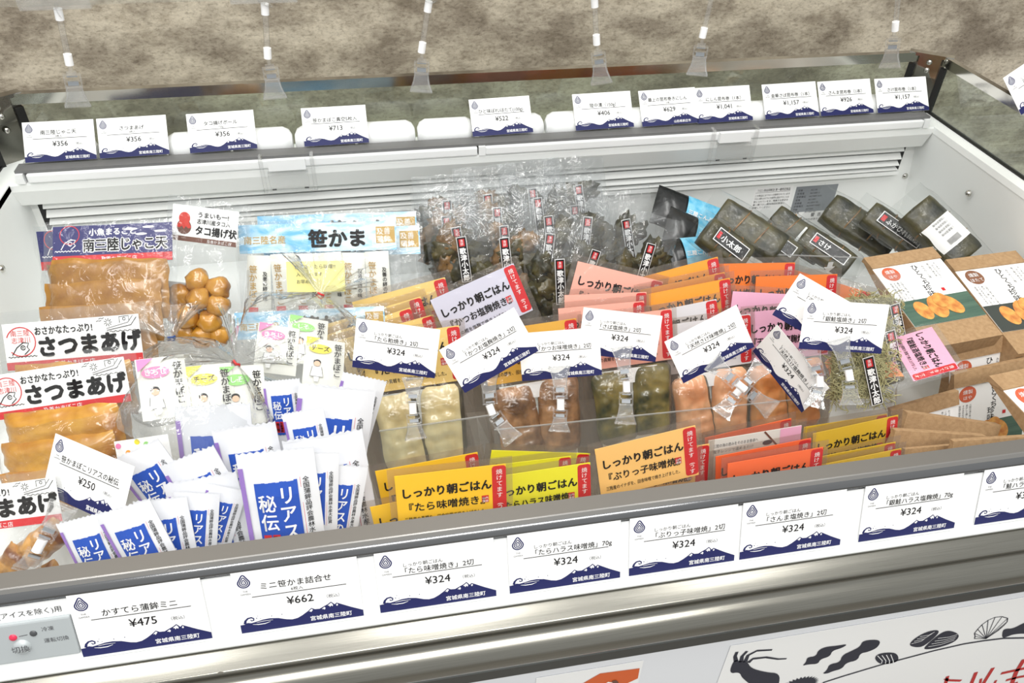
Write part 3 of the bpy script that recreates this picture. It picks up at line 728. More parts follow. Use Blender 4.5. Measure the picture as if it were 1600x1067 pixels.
def fish_pouch_at(M, col, t1, t2, lab, grp, fish, back):
    global NPOUCH; NPOUCH += 1
    t = thing('fish_pouch', lab, 'fish pouch', M, grp)
    L = min(tofloor(M, -.006, LW+.006), .24); sd = NPOUCH*1.37
    k = MB(); x0, x1, y0, y1 = -.0065, LW+.0065, -L, .007
    def front(u, v):
        x = x0+(x1-x0)*u; y = y0+(y1-y0)*v
        e_ = min(1, 12*min(u, 1-u))*min(1, 14*min(v, 1-v)*L/.15)
        z = .0024*e_+.0011*e_*nz(x*45, y*45, sd)
        if fish and -.158 < y < -.058: z += .0165*e_*max(0, math.sin((y+.158)/.100*math.pi))**.5
        return (x, y, z)
    k.grid(front, 10, 14); k.build('film', ['film'], t)
    MB().rect(x0, y0, x1, y1, -.0012).build('back_film', ['pouch_back'], t)
    if back:
        link('label_card', MB().box(0, -LH, 0, LW, 0, .0007).mesh('label_card', ['sachet']), t, None, 'printed reverse side of the label')
        k = MB()
        k.rect(.080, -.02, .104, 0, .0010, 0); k.line([(.062, 0), (.084, -.028)], .002, .0012, 1)
        k.text('三陸の海の恵みをそのまま食卓へ', .005, -.010, .0048, .0012, 2, maxw=.05); k.text('電子レンジで温めるだけ', .005, -.017, .0045, .0012, 2, maxw=.045); k.disc(.066, -.014, .0055, .003, .0012, 3)
        k.build('reverse_print', ['card_pink', 'brown_print', 'soft_ink', 'poster_navy'], t)
        return t
    link('label_card', MB().box(0, -LH, 0, LW, 0, .0007).mesh('label_card', ['card_'+col]), t)
    link('red_tab', TAB, t); link('title', TITLE, t); link('tab_lettering', TABTXT, t); link('subtitle', line2(t1, t2), t); link('red_seal', SEALM, t)
    if fish:
        for i in (0, 1):
            link('fillet', FIL[(fish, i)], t, Matrix.Translation((.029+.046*i, -.108+.003*i, .001)) @ Matrix.Rotation(math.radians((6, -3)[i]), 4, 'Z'))
        link('tray_card', MB().box(.012, -.155, -.0008, .092, -.064, .0).mesh('tray_card', ['sachet']), t)
        if fish != 'cod': link('moisture_pad', MB().box(.03, -.080, .003, .082, -.063, .0045).mesh('moisture_pad', ['paper']), t)
    return t
G1 = 'rear stacks of labelled fish pouches'
T1 = ('『たら粕焼き』', '三陸産の真鱈を、酒粕で焼き上げました。')
fish_pouch((550, 472), (695, 433), .447, 'cream', *T1, 'rearmost cream-labelled pouch of the cod stack', G1)
fish_pouch((508, 507), (657, 463), .425, 'cream', *T1, 'cream-labelled pouch second from the back of the cod stack', G1)
fish_pouch((496, 528), (641, 480), .412, 'cream', *T1, 'cream-labelled pouch in the middle of the cod stack', G1)
fish_pouch((527, 532), (677, 491), .400, 'cream', *T1, 'cream-labelled pouch just behind the front cod pouch', G1)
fish_pouch((562, 530), (717, 508), .380, 'cream', *T1, 'front cream-labelled pouch showing two pale cod fillets', G1, fish='cod', lean=28)
K1 = ('『かつお塩麹焼き』', '国産の鰹を塩麹で焼き上げました。'); K2 = ('『かつお味噌焼き』', '国産の鰹を、田舎味噌で焼き上げました。')
fish_pouch((672, 469), (802, 411), .415, 'lavender', *K1, 'lavender-labelled pouch tilted up between cod and mackerel stacks', G1)
fish_pouch((752, 519), (900, 497), .372, 'gold', *K2, 'front gold-labelled pouch showing brown bonito fillets', G1, fish='bonito')
fish_pouch((722, 503), (862, 515), .402, 'gold', *K2, 'gold-labelled pouch tucked behind the other gold one', G1)
S1 = ('『さば塩焼き』', '国産の真鯖を、塩焼きで仕上げました。')
fish_pouch((903, 408), (1036, 440), .440, 'salmon_pink', *S1, 'rearmost salmon-pink pouch, half behind an orange one', G1)
fish_pouch((882, 461), (1010, 456), .408, 'salmon_pink', *S1, 'salmon-pink pouch in the middle of its stack', G1)
fish_pouch((872, 482), (1006, 470), .398, 'salmon_pink', *S1, 'salmon-pink pouch behind the mackerel price card', G1)
fish_pouch((912, 500), (1049, 482), .378, 'salmon_pink', *S1, 'front salmon-pink pouch showing dark green mackerel fillets', G1, fish='mackerel', lean=30)
O1 = ('『さんま味噌焼き』', '三陸産の秋刀魚を、味噌で焼き上げました。'); D1 = ('『さけ塩焼き』', '三陸産の鮭を塩焼きにしました。')
fish_pouch((987, 437), (1121, 401), .428, 'orange', *O1, 'rearmost light orange pouch, its red tab showing at the top', G1)
fish_pouch((1000, 453), (1132, 425), .418, 'orange', *O1, 'light orange pouch sandwiched in the middle of its stack', G1)
fish_pouch((1004, 461), (1140, 434), .408, 'orange', *O1, 'front light orange pouch with a long red tab', G1)
fish_pouch((1119, 412), (1242, 410), .436, 'deep_orange', *D1, 'deep orange pouch at the back, right of the light orange stack', G1)
fish_pouch((1181, 432), (1308, 428), .424, 'deep_orange', *D1, 'deep orange pouch left of the half-hidden price card', G1)
fish_pouch((1240, 421), (1361, 458), .440, 'deep_orange', *D1, 'deep orange pouch sloping down to the right behind price cards', G1)
Gm = ('『天然さけ味噌焼』', '天然の鮭を、田舎味噌で焼き上げました。'); Pk = ('『天然さけ塩麹焼き』', '天然の鮭を塩麹で焼き上げました。')
fish_pouch((985, 494), (1119, 467), .392, 'grey_white', *Gm, 'grey-labelled pouch at the back of the grey stack', G1)
fish_pouch((1135, 490), (1262, 478), .392, 'grey_white', *Gm, 'grey-labelled pouch mostly behind a pink one', G1)
fish_pouch((1040, 508), (1172, 490), .374, 'grey_white', *Gm, 'front grey-labelled pouch showing pale orange salmon', G1, fish='salmon', lean=30)
fish_pouch((1145, 455), (1276, 462), .404, 'pink', *Pk, 'pink-labelled pouch behind the front pink one', G1)
fish_pouch((1166, 488), (1296, 476), .378, 'pink', *Pk, 'front pink-labelled pouch showing deep orange salmon', G1, fish='salmon_deep', lean=30)
flush()
# pouch lying tilted against the kraft boxes
A_ = px(1456, 511, d=.965); B_ = px(1499, 576, d=.895); C_ = px(1407, 556, d=.950)
Mt = basis(A_, B_-A_, A_-C_) @ Matrix.Scale((B_-A_).length/LW*1.0, 4)
def tilted():
    t = thing('fish_pouch', 'pink-labelled salmon pouch turned on its side against the kraft boxes', 'fish pouch', Mt, G1)
    link('label_card', MB().box(0, -LH, 0, LW, 0, .0007).mesh('label_card', ['card_pink']), t)
    link('red_tab', TAB, t); link('title', TITLE, t); link('tab_lettering', TABTXT, t); link('subtitle', line2('『銀鮭酒塩焼き』', '三陸産の銀鮭を酒塩で焼き上げました。'), t); link('red_seal', SEALM, t)
    link('fillet', FIL[('salmon_deep', 0)], t, Matrix.Translation((.03, -.115, .002))); link('fillet', FIL[('salmon_deep', 1)], t, Matrix.Translation((.078, -.112, .002)))
    MB().grid(lambda u, v: (-.008+.12*u, -.17+.178*v, .004+.014*max(0, math.sin(min(1, (1-v)*1.3)*math.pi))*min(1, 8*min(u, 1-u))+.001*nz(u*9, v*9)), 10, 12).build('film', ['film'], t)
    MB().rect(-.008, -.17, .112, .008, -.001).build('back_film', ['film_frost'], t)
tilted()
G2 = 'front row of labelled fish pouches'
Ya = ('『たら味噌焼き』', '三陸産の真鱈を、田舎味噌で焼き上げました。'); Yb = ('『たらハラス味噌焼』', '三陸産の真鱈のハラスを味噌で。'); Yc = ('『ぶりっ子味噌焼』', '三陸産のイナダを、田舎味噌で焼き上げました。')
Yd = ('『さんま塩焼き』', '三陸産の秋刀魚を塩焼きに。'); Ye = ('『銀鮭ハラス塩麹焼』', '三陸産の銀鮭ハラスを塩麹で。')
fish_pouch((586, 736), (746, 706), .158, 'yellow', *Ya, 'golden yellow pouch behind the front miso cod pouch', G2, lean=20)
fish_pouch((578, 792), (738, 760), .128, 'yellow', *Ya, 'golden yellow pouch whose left edge peeks out beside the front one', G2, lean=20)
fish_pouch((616, 744), (790, 724), .112, 'yellow', *Ya, 'front golden yellow pouch, the fully readable miso cod label', G2, lean=26)
fish_pouch((768, 703), (922, 708), .172, 'lemon', *Yb, 'rearmost lemon yellow fish pouch', G2, lean=20)
fish_pouch((742, 730), (892, 712), .152, 'lemon', *Yb, 'middle lemon yellow fish pouch', G2, lean=22)
fish_pouch((764, 746), (922, 722), .132, 'lemon', *Yb, 'front lemon yellow fish pouch', G2, lean=22)
fish_pouch((955, 716), (1108, 693), .170, 'peach', *Yc, 'peach-labelled pouch hidden behind the front peach one', G2, lean=22)
fish_pouch((929, 702), (1086, 664), .142, 'peach', *Yc, 'front peach-labelled yellowtail pouch, tilted up to the right', G2, lean=28)
fish_pouch((1101, 684), (1236, 653), .196, 'red_orange', *Yd, 'rearmost red-orange labelled fish pouch', G2, lean=20)
fish_pouch((1107, 688), (1252, 664), .178, 'red_orange', *Yd, 'pouch turned around to show its pink printed reverse', G2, lean=20, back=True)
fish_pouch((1118, 713), (1267, 684), .156, 'red_orange', *Yd, 'middle red-orange labelled fish pouch', G2, lean=22)
fish_pouch((1137, 724), (1286, 698), .134, 'red_orange', *Yd, 'front red-orange fish pouch by the rail', G2, lean=22)
fish_pouch((1256, 667), (1386, 646), .198, 'mustard', *Ye, 'rearmost mustard-labelled fish pouch', G2, lean=20)
fish_pouch((1270, 677), (1403, 648), .180, 'mustard', *Ye, 'mustard-labelled pouch with a readable title, second from back', G2, lean=24)
fish_pouch((1266, 716), (1399, 690), .150, 'mustard', *Ye, 'mustard-labelled pouch third from the back', G2, lean=20)
fish_pouch((1276, 727), (1408, 700), .130, 'mustard', *Ye, 'front mustard-labelled pouch by the steel rail', G2, lean=20)
flush()
# ------------------------------------------------------------------ white paper pouches
PW, PH = .064, .150
def pz(x, y): return .0065*max(0, 1-(2*x/PW-1)**2)*min(1, max(0, (-y-.006)/.03))+.001
def rias(tl, tr, d, lab, lean=18):
    P = px(*tl, d=d)
    queue(rias_at, tl, tr, P.y-math.tan(math.radians(18))*P.z, 18, .009, PW, lab, tl[0])
def rias_at(M, lab, seed):
    t = thing('paper_pouch', lab, 'paper pouch', M, 'white paper pouches of bamboo-leaf fish cake')
    L = min(tofloor(M, 0, PW, ZS+.003 if M.translation.x < .272 else None), .22)
    k = MB(); sd = seed*.13
    k.grid(lambda u, v: (PW*u, -L*v, pz(PW*u, -L*v)+.0007*nz(u*5, v*9, sd)), 10, 16)
    k.grid(lambda u, v: (PW*(1-u), -L*v, -.55*pz(PW*u, -L*v)), 8, 10)
    n = 22
    for zz in (.001, -.0006): k.raw([(PW*i/n, 0 if i % 2 else .0018, zz) for i in range(n+1)]+[(PW*i/n, -.0004, zz) for i in range(n+1)], [(i, n+1+i, n+2+i, i+1) for i in range(n)])
    k.build('pouch_body', ['pouch_white'], t)
    for nm in RP: link(nm[0], nm[1], t)
RP = []
def rias_parts():
    dr = lambda dz: (lambda x, y, z: (x, y, pz(x, y)+.0008+dz))
    k = MB(); ed = []
    random.seed(3)
    x0, x1, y0, y1 = .0115, .0475, -.104, -.026
    for a, b_, n in (((x0, y1), (x1, y1), 14), ((x1, y1), (x1, y0), 22), ((x1, y0), (x0, y0), 14), ((x0, y0), (x0, y1), 22)):
        for i in range(n): ed.append((a[0]+(b_[0]-a[0])*i/n+random.uniform(-.0006, .0006), a[1]+(b_[1]-a[1])*i/n+random.uniform(-.0006, .0006)))
    # strips so the print follows the bulge of the pouch
    for i in range(12):
        xa = x0+(x1-x0)*i/12; xb = x0+(x1-x0)*(i+1)/12; ja = [random.uniform(-.0007, .0007) for _ in range(2)]
        for j in range(6):
            ya = y0+(y1-y0)*j/6+(ja[0] if j == 0 else 0); yb = y0+(y1-y0)*(j+1)/6+(ja[1] if j == 5 else 0)
            k.rect(xa, ya, xb, yb)
    RP.append(('blue_print', k.map(dr(0)).mesh('blue_print', ['pouch_blue'])))
    k = MB(); k.text('リアスの', .0375, -.029, .0185, 0, 0, vertical=True, pitch=.98, bold=.018, sx=.8); k.text('秘伝', .0205, -.036, .0180, 0, 0, vertical=True, pitch=1.05, bold=.016, sx=.85)
    RP.append(('brush_lettering', k.map(dr(.0004)).mesh('brush_lettering', ['white_ink'])))
    k = MB(); k.rect(.0135, -.099, .0275, -.077); RP.append(('red_seal', k.map(dr(.0003)).mesh('red_seal', ['header_red'])))
    k = MB(); k.text('及善蒲鉾', .0235, -.078, .0050, 0, 0, vertical=True, bold=.02); k.text('南三陸', .0175, -.079, .0058, 0, 0, vertical=True, bold=.02); RP.append(('seal_lettering', k.map(dr(.0006)).mesh('seal_lettering', ['ink'])))
    k = MB()
    for j in range(8): k.rect(.0, -.012-j*.017-.017, .0042, -.012-j*.017)
    RP.append(('purple_stripe', k.map(dr(.0002)).mesh('purple_stripe', ['purple_stripe'])))
    k = MB(); k.text('全国蒲鉾品評会農林水産大臣賞', .0545, -.024, .0056, 0, 0, vertical=True, pitch=1.0, bold=.01); k.rect(.0497, -.105, .0500, -.024, 0, 1)
    RP.append(('side_lettering', k.map(dr(.0002)).mesh('side_lettering', ['ink', 'header_red'])))
rias_parts(); random.seed(11)
for a, b_, d_, lab in [
    ((536, 582), (604, 597), .800, 'white pouch standing highest, tucked against the cod pouches'),
    ((410, 597), (468, 592), .790, 'white pouch at the back left of the tallest two'),
    ((467, 600), (587, 612), .765, 'large white pouch at the back with purple edge, second from right'),
    ((272, 637), (391, 632), .755, 'large white pouch at the back left of the pile'),
    ((440, 648), (505, 637), .735, 'narrow white pouch in the middle behind the wide one'),
    ((331, 675), (430, 660), .730, 'white pouch in the second row with a purple left edge'),
    ((441, 692), (566, 672), .715, 'wide white pouch leaning in the middle right'),
    ((172, 722), (247, 686), .715, 'white pouch at the far left, behind the 250 yen card'),
    ((250, 730), (334, 697), .705, 'plain-topped white pouch left of centre'),
    ((255, 758), (369, 738), .695, 'white pouch in the third row left of the front one'),
    ((500, 724), (575, 731), .690, 'rightmost white pouch against the yellow pouches'),
    ((450, 708), (530, 708), .680, 'white pouch just right of the front centre one'),
    ((368, 712), (490, 699), .668, 'front centre white pouch with the whole blue panel in view')]:
    rias(a, b_, d_, lab)
for i, (a, b_, d_, lab) in enumerate([
    ((325, 755), (386, 768), .676, 'white pouch at the rail, just left of the front centre one'),
    ((272, 768), (344, 772), .672, 'white pouch at the rail, fourth from the left'),
    ((208, 785), (292, 776), .668, 'white pouch at the rail, third from the left'),
    ((150, 806), (234, 780), .662, 'white pouch at the rail, second from the left, red seal showing'),
    ((88, 820), (165, 800), .660, 'white pouch at the rail, nearest the glazed fish cake')]):
    rias(a, b_, d_, lab, lean=18)
flush()
# ------------------------------------------------------------------ kraft boxes
KW, KH, KD = .100, .150, .034
def kraft_meshes():
    k = MB()   # wedge body: thin at the folded top, thick at the base
    k.raw([(0, 0, 0), (KW, 0, 0), (KW, -KH, 0), (0, -KH, 0), (0, 0, -.004), (KW, 0, -.004), (KW, -KH, -KD), (0, -KH, -KD)],
          [(3, 2, 1, 0), (4, 5, 6, 7), (0, 1, 5, 4), (1, 2, 6, 5), (2, 3, 7, 6), (3, 0, 4, 7)])
    body = k.mesh('box_body', ['kraft'])
    k = MB()
    k.raw([(-.0006, .0012, .0018), (KW+.0006, .0012, .0018), (KW+.0006, -.0195, .0026), (-.0006, -.0195, .0026), (-.0006, .0012, -.0055), (KW+.0006, .0012, -.0055), (KW+.0006, -.0195, .0008), (-.0006, -.0195, .0008)],
          [(3, 2, 1, 0), (0, 1, 5, 4), (2, 3, 7, 6), (1, 2, 6, 5), (3, 0, 4, 7), (4, 5, 6, 7)])
    flap = k.mesh('folded_flap', ['kraft'])
    sheet = MB().box(.0005, -.118, .0003, KW-.0005, -.012, .0008).mesh('label_sheet', ['paper'])
    def letter(k_):
        k = MB(); z = .0012
        k.text('ひとくち', .056, -.0225, .0102, z, 0, vertical=True, pitch=.86, bold=.006, jit=.06); k.text('珍味', .053, -.0225-.0345, .0108, z, 0, vertical=True, pitch=.95, bold=.006)
        k.text('みちのく三陸', .067, -.026, .0038, z, 1, vertical=True)
        for q, s in enumerate(('おつまみに、', 'ごはんのおともに', '南三陸の海の幸')): k.text(s, .086-q*.005, -.024, .0034, z, 1, vertical=True)
        for q in range(4): k.text(('三陸の海で育った旨み', '香ばしく燻しました', 'そのままお召し上がり', '常温で保存できます')[q], .024-q*.0048, -.047, .0032, z, 1, vertical=True)
        return k.mesh('lettering', ['ink', 'soft_ink'])
    return body, flap, sheet, letter(0)
KB, KF, KS, KL = kraft_meshes()
def kraft_box(M, lab, kind=0):
    t = thing('kraft_box', lab, 'box', M, 'kraft paper boxes of seafood snacks')
    link('box_body', KB, t); link('folded_flap', KF, t); link('label_sheet', KS, t); link('lettering', KL, t)
    MB().disc(.0195, -.0325, .0118, .0115, .0011, n=22).build('round_mark', ['dot_brick' if kind == 0 else 'dot_brown'], t)
    MB().text(('燻製', '燻製')[kind], .0195, -.0315, .0068, .0014, 0, 'c').text(('ほや', 'ほたて')[kind], .0195, -.0395, .0062, .0014, 0, 'c').build('mark_lettering', ['white_ink'], t)
    MB().rect(.0690, -.0715, .0735, -.0665, .0012).build('red_seal', ['tab_red'], t)
    MB().box(.0007, -.118, .0008, KW-.0007, -.078, .0010).build('photo_print', ['photo_green' if kind == 0 else 'photo_dark'], t)
    for i, (x, y, rx, ry, a) in enumerate([(.026, -.096, .010, .015, .2), (.047, -.094, .012, .018, -.1), (.066, -.094, .011, .017, .5), (.056, -.085, .012, .010, 1.2)]):
        k = MB(); k.disc(0, 0, rx, ry, 0, n=18)
        k.build('seafood_print', ['oyster'], t, Matrix.Translation((x, y, .0012+.0002*i)) @ Matrix.Rotation(a, 4, 'Z'))
def kbox(tl, tr, bl, ds, lab, kind=0):
    A, B, C = px(*tl, d=ds[0]), px(*tr, d=ds[1]), px(*bl, d=ds[2])
    for i in range(60):
        M = basis(A, B-A, A-C) @ Matrix.Scale((B-A).length/KW, 4)
        cs = [M @ Vector(c_) for c_ in ((0, 0, 0), (KW, 0, 0), (KW, -KH, -KD), (0, -KH, -KD), (KW, -KH, 0), (KW, .002, -.006))]
        if max(c_.x for c_ in cs) < XW-.003 and min(c_.z for c_ in cs) > ZB+.002: break
        A, B, C = (CAM+(p-CAM)*.99 for p in (A, B, C))
    kraft_box(M, lab, kind)
kbox((1350, 405), (1456, 388), (1438, 545), (1.10, 1.12, 1.00), 'kraft box facing out with orange mark and photo of golden seafood')
kbox((1478, 408), (1586, 394), (1560, 545), (1.12, 1.14, 1.02), 'kraft box facing out with brown mark, at the right liner wall', 1)
kbox((1546, 590), (1660, 566), (1602, 680), (.92, .95, .86), 'kraft box cut by the right photo edge, orange mark half visible')
KBX = [((1484, 543), (1596, 520), 1.03, 'kraft box tucked under the two facing boxes'),
       ((1490, 585), (1605, 561), 1.005, 'kraft box standing behind the row, just under the facing box'),
       ((1391, 640), (1496, 611), .955, 'kraft box slanting up beside the tilted pink pouch'),
       ((1417, 645), (1561, 665), .895, 'kraft box with its long folded edge in the middle of the row'),
       ((1398, 673), (1538, 682), .865, 'kraft box second from the front rail'),
       ((1413, 702), (1486, 696), .848, 'narrow kraft box end touching the front rail'),
       ((1489, 690), (1605, 683), .835, 'kraft box nearest the front rail at the right')]
for a, b_, d_, lab in KBX:
    P = px(*a, d=d_)
    queue(lambda M, lab: kraft_box(M @ Matrix.Diagonal((1, min(1, tofloor(M, 0, KW, ZB+.024)/KH), 1, 1)), lab), a, b_, P.y-math.tan(math.radians(22))*P.z, 22, .016, KW, lab)
flush()
# ------------------------------------------------------------------ bags with a header card
def bag_film(t, x0, x1, y0, y1, bulge, seed, mats=('film_crisp', 'film_frost'), base=.001):
    k = MB()
    def fn(u, v):
        x = x0+(x1-x0)*u; y = y0+(y1-y0)*v
        e_ = min(1, 7*min(u, 1-u))*min(1, 9*min(v, 1-v))
        wob = .004*nz(u*3, v*4, seed)
        return (x+wob*(1 if .1 < u < .9 else 2), y+.003*nz(u*5, seed, 3), base+e_*(bulge(u, v)+.0035*nz(u*9, v*9, seed))+.0012*nz(u*26, v*22, seed))
    k.grid(fn, 24, 24); k.build('film', [mats[0]], t)
    MB().rect(x0, y0, x1, y1, -.002).build('back_film', [mats[1]], t)
def slab_mesh(w, h, th, seed, m='fried'):
    fl = .45 if th < .008 else 1
    k = MB()
    def fn(u, v):
        a = u*2-1; b_ = v*2-1
        x = w/2*a*(1+.05*nz(b_*2.5, seed)); y = h/2*b_*(1+.10*nz(a*2.5, seed+3))
        return (x, y, th*max(0, 1-abs(a)**8)*max(0, 1-abs(b_)**5)+.0030*fl*nz(a*3, b_*2.5, seed)+.0016*fl*nz(a*9, b_*7, seed))
    k.grid(fn, 28, 18); return k.mesh('fish_cake', [m])
def jako_header(t, w, h):
    link('header_card', MB().box(0, -h, 0, w, 0, .0008).mesh('header_card', ['header_navy']), t)
    MB().rect(0, -h, w, -h*.78, .0011).build('red_band', ['header_red'], t)
    k = MB(); z = .0013
    k.text('小魚まるごと', w*.30, -h*.26, h*.2, z, 0, bold=.03)
    k.text('南三陸じゃこ天', w*.25, -h*.66, h*.36, z, 0, bold=.10, maxw=w*.70)
    k.text('及善かまぼこ店', w*.40, -h*.94, h*.13, z, 0)
    k.line([(w*.02+w*.21*i/24, -h*.66+h*.02*math.sin(i*2.1)) for i in range(25)], h*.02, z)
    k.line([(w*.07, -h*.62), (w*.10, -h*.45), (w*.15, -h*.36), (w*.19, -h*.38), (w*.175, -h*.46), (w*.19, -h*.52), (w*.15, -h*.62)], h*.022, z)
    k.line([(w*.145+h*.05*math.cos(a*.5), -h*.47+h*.05*math.sin(a*.5)) for a in range(13)], h*.018, z)
    for fx, fy in ((.66, -.14), (.80, -.10), (.74, -.28), (.90, -.22)): k.disc(w*fx, h*fy, w*.05, h*.03, z, 0, 14)
    k.build('header_print', ['white_ink'], t)
    k = MB(); k.text('南三陸じゃこ天', w*.25, -h*.66, h*.36, 0.0016, 0, bold=.03, maxw=w*.70); k.build('title', ['ink'], t)
    k = MB(); k.line([(w*.14+h*.24*math.cos(a*.3), -h*.24+h*.24*math.sin(a*.3)) for a in range(22)], h*.02, .0013); k.build('red_ring', ['header_red'], t)
def satsuma_header(t, w, h):
    link('header_card', MB().box(0, -h, 0, w, 0, .0008).mesh('header_card', ['paper']), t)
    MB().rect(0, -h, w, -h*.83, .0011).build('red_band', ['header_red'], t)
    MB().text('及善かまぼこ店', w*.5, -h*.97, h*.125, .0014, 0, 'c').build('band_lettering', ['white_ink'], t)
    k = MB(); z = .0013
    k.text('おさかなたっぷり!', w*.23, -h*.27, h*.19, z, 0, bold=.025, maxw=w*.42)
    k.text('さつまあげ', w*.235, -h*.72, h*.46, z, 0, bold=.055, maxw=w*.74)
    k.line([(w*.02+w*.21*i/24, -h*.72+h*.015*math.sin(i*2.1)) for i in range(25)], h*.016, z)
    k.line([(w*.05, -h*.68), (w*.09, -h*.52), (w*.14, -h*.42), (w*.18, -h*.44), (w*.165, -h*.52), (w*.18, -h*.58), (w*.14, -h*.68)], h*.02, z)
    k.line([(w*.135+h*.045*math.cos(a*.5), -h*.53+h*.045*math.sin(a*.5)) for a in range(13)], h*.02, z); k.disc(w*.135, -h*.53, h*.015, h*.015, z)
    k.line([(w*.76, -h*.30), (w*.94, -h*.22), (w*.985, -h*.06)], h*.014, z); k.line([(w*.76, -h*.26), (w*.92, -h*.16), (w*.96, -h*.02)], h*.01, z)
    k.line([(w*.86, -h*.16), (w*.86, -h*.03), (w*.93, -h*.02), (w*.93, -h*.12)], h*.013, z); k.line([(w*.895+h*.03*math.cos(a*.5), -h*.08+h*.03*math.sin(a*.5)) for a in range(13)], h*.012, z)
    for i in range(9): k.line([(w*.775+h*.03*math.cos(i*.7), -h*.13+h*.03*math.sin(i*.7)), (w*.775+h*.09*math.cos(i*.7), -h*.13+h*.09*math.sin(i*.7))], h*.012, z)
    for q in (0, 1): k.line([(w*.69+w*.02*q, -h*.10+h*.05*q), (w*.705+w*.02*q, -h*.08+h*.05*q), (w*.715+w*.02*q, -h*.095+h*.05*q), (w*.73+w*.02*q, -h*.075+h*.05*q)], h*.012, z)
    k.line([(w*.78+w*.2*i/18, -h*.33+h*.015*math.sin(i*2)) for i in range(19)], h*.013, z)
    k.build('title', ['ink'], t)
    k = MB(); k.line([(w*.125+h*.31*math.cos(a*.26+3.5), -h*.40+h*.31*math.sin(a*.26+3.5)*-1) for a in range(21)], h*.022, z); k.text('南三陸', w*.125, -h*.27, h*.14, z, 0, 'c'); k.text('志津川', w*.125, -h*.42, h*.14, z, 0, 'c'); k.build('red_ring', ['header_red'], t)
def hbag(name, lab, cat, tl, tr, d, lean, w, h, header, L, group, dY=0):
    M, s = place(tl, tr, d=d, lean=lean, nom=w, dY=dY)
    t = thing(name, lab, cat, M, group); header(t, w, h); return t, s
GF = 'fried fish cake bags with header cards'
def cakes(t, w, h, n, seed, m, sw=.86, sh=.058, step=.030, z0=.0, th=.012):
    for i in range(n):
        me = slab_mesh(w*sw*(1-.02*i), sh, th, seed+i*2.3, m)
        link('fish_cake', me, t, Matrix.Translation((w*.48-.005*i, -h-sh/2+.004-step*i, z0+(.006 if th > .008 else .004)*i)) @ Matrix.Rotation(math.radians(-2+1.5*i), 4, 'Z') @ Matrix.Rotation(math.radians(7), 4, 'X'))
HW, HH = .140, .047
t, s = hbag('fish_cake_bag', 'navy-headed fried fish cake bag, rear one peeking out at the left', 'fish cake bag', (57, 362), (238, 352), .975, 30, HW, HH, jako_header, .15, GF)
bag_film(t, -.004, HW+.004, -.14, .006, lambda u, v: .008, 1.1); cakes(t, HW, HH, 1, 8, 'fried', sh=.07, th=.006)
t, s = hbag('fish_cake_bag', 'navy-headed fried fish cake bag with three brown slabs showing', 'fish cake bag', (83, 355), (269, 347), .930, 46, HW, HH, jako_header, .15, GF, dY=.01)
cakes(t, HW, HH, 3, 2, 'fried', sw=.98, sh=.074, step=.028, th=.006, z0=.002); bag_film(t, -.012, HW+.004, -.15, .006, lambda u, v: .020 if v < .64 else .003, 2.2)
t, s = hbag('fish_cake_bag', 'white-headed fried fish cake bag, the upper of the two at the left edge', 'fish cake bag', (3, 507), (216, 490), .815, 34, HW, .048, satsuma_header, .15, GF)
cakes(t, HW, .048, 2, 5, 'fried_light'); bag_film(t, -.008, HW+.008, -.15, .012, lambda u, v: .018*(1 if v < .6 else .1), 3.3)
t, s = hbag('fish_cake_bag', 'white-headed fried fish cake bag, the lower one with puffy brown cakes', 'fish cake bag', (-20, 588), (193, 557), .768, 34, HW, .046, satsuma_header, .15, GF)
cakes(t, HW, .046, 3, 11, 'fried_light', sw=.84, sh=.05, step=.028); bag_film(t, -.008, HW+.012, -.16, .012, lambda u, v: .026*(1 if v < .62 else .1), 4.4)
t, s = hbag('fish_cake_bag', 'white-headed fish cake bag at the lower left with glazed striped cakes', 'fish cake bag', (-128, 772), (86, 745), .690, 34, HW, .046, satsuma_header, .15, GF)
for i, (x, y, r_) in enumerate([(.118, -.065, -50), (.082, -.088, -30), (.110, -.104, -62)]):
    link('fish_cake', slab_mesh(.052, .030, .013, i*3.1+20, 'glazed'), t, Matrix.Translation((x, y, .003+.003*i)) @ Matrix.Rotation(math.radians(r_+80), 4, 'Z'))
bag_film(t, -.004, HW+.004, -.135, .008, lambda u, v: .020*(1 if v < .62 else .1), 5.5)
# octopus balls
def tako_header(t, w, h):
    link('header_card', MB().box(0, -h, 0, w, 0, .0008).mesh('header_card', ['paper']), t)
    MB().rect(0, -h, w, -h*.86, .0011).build('brown_band', ['brown_print'], t)
    k = MB(); k.disc(w*.19, -h*.60, w*.11, h*.21, .0011, 0, 22); k.build('bowl_print', ['brown_print'], t)
    k = MB(); k.disc(w*.19, -h*.36, w*.085, h*.17, .0013, 0, 20); k.poly([(w*.13, -h*.42), (w*.25, -h*.42), (w*.30, -h*.60), (w*.26, -h*.64), (w*.22, -h*.58), (w*.19, -h*.66), (w*.16, -h*.58), (w*.12, -h*.64), (w*.08, -h*.60)], .0014); k.build('octopus_print', ['octopus_red'], t)
    k = MB(); k.text('うまいも一!', w*.38, -h*.28, h*.17, .0013, 0, bold=.02); k.text('志津川産タコ入', w*.38, -h*.46, h*.15, .0013, 0, bold=.015, maxw=w*.5); k.text('タコ揚げ状', w*.36, -h*.76, h*.27, .0013, 0, bold=.035, maxw=w*.62); k.build('title', ['ink'], t)
    MB().text('及善かまぼこ店', w*.55, -h*.97, h*.10, .0014, 0).build('band_lettering', ['white_ink'], t)
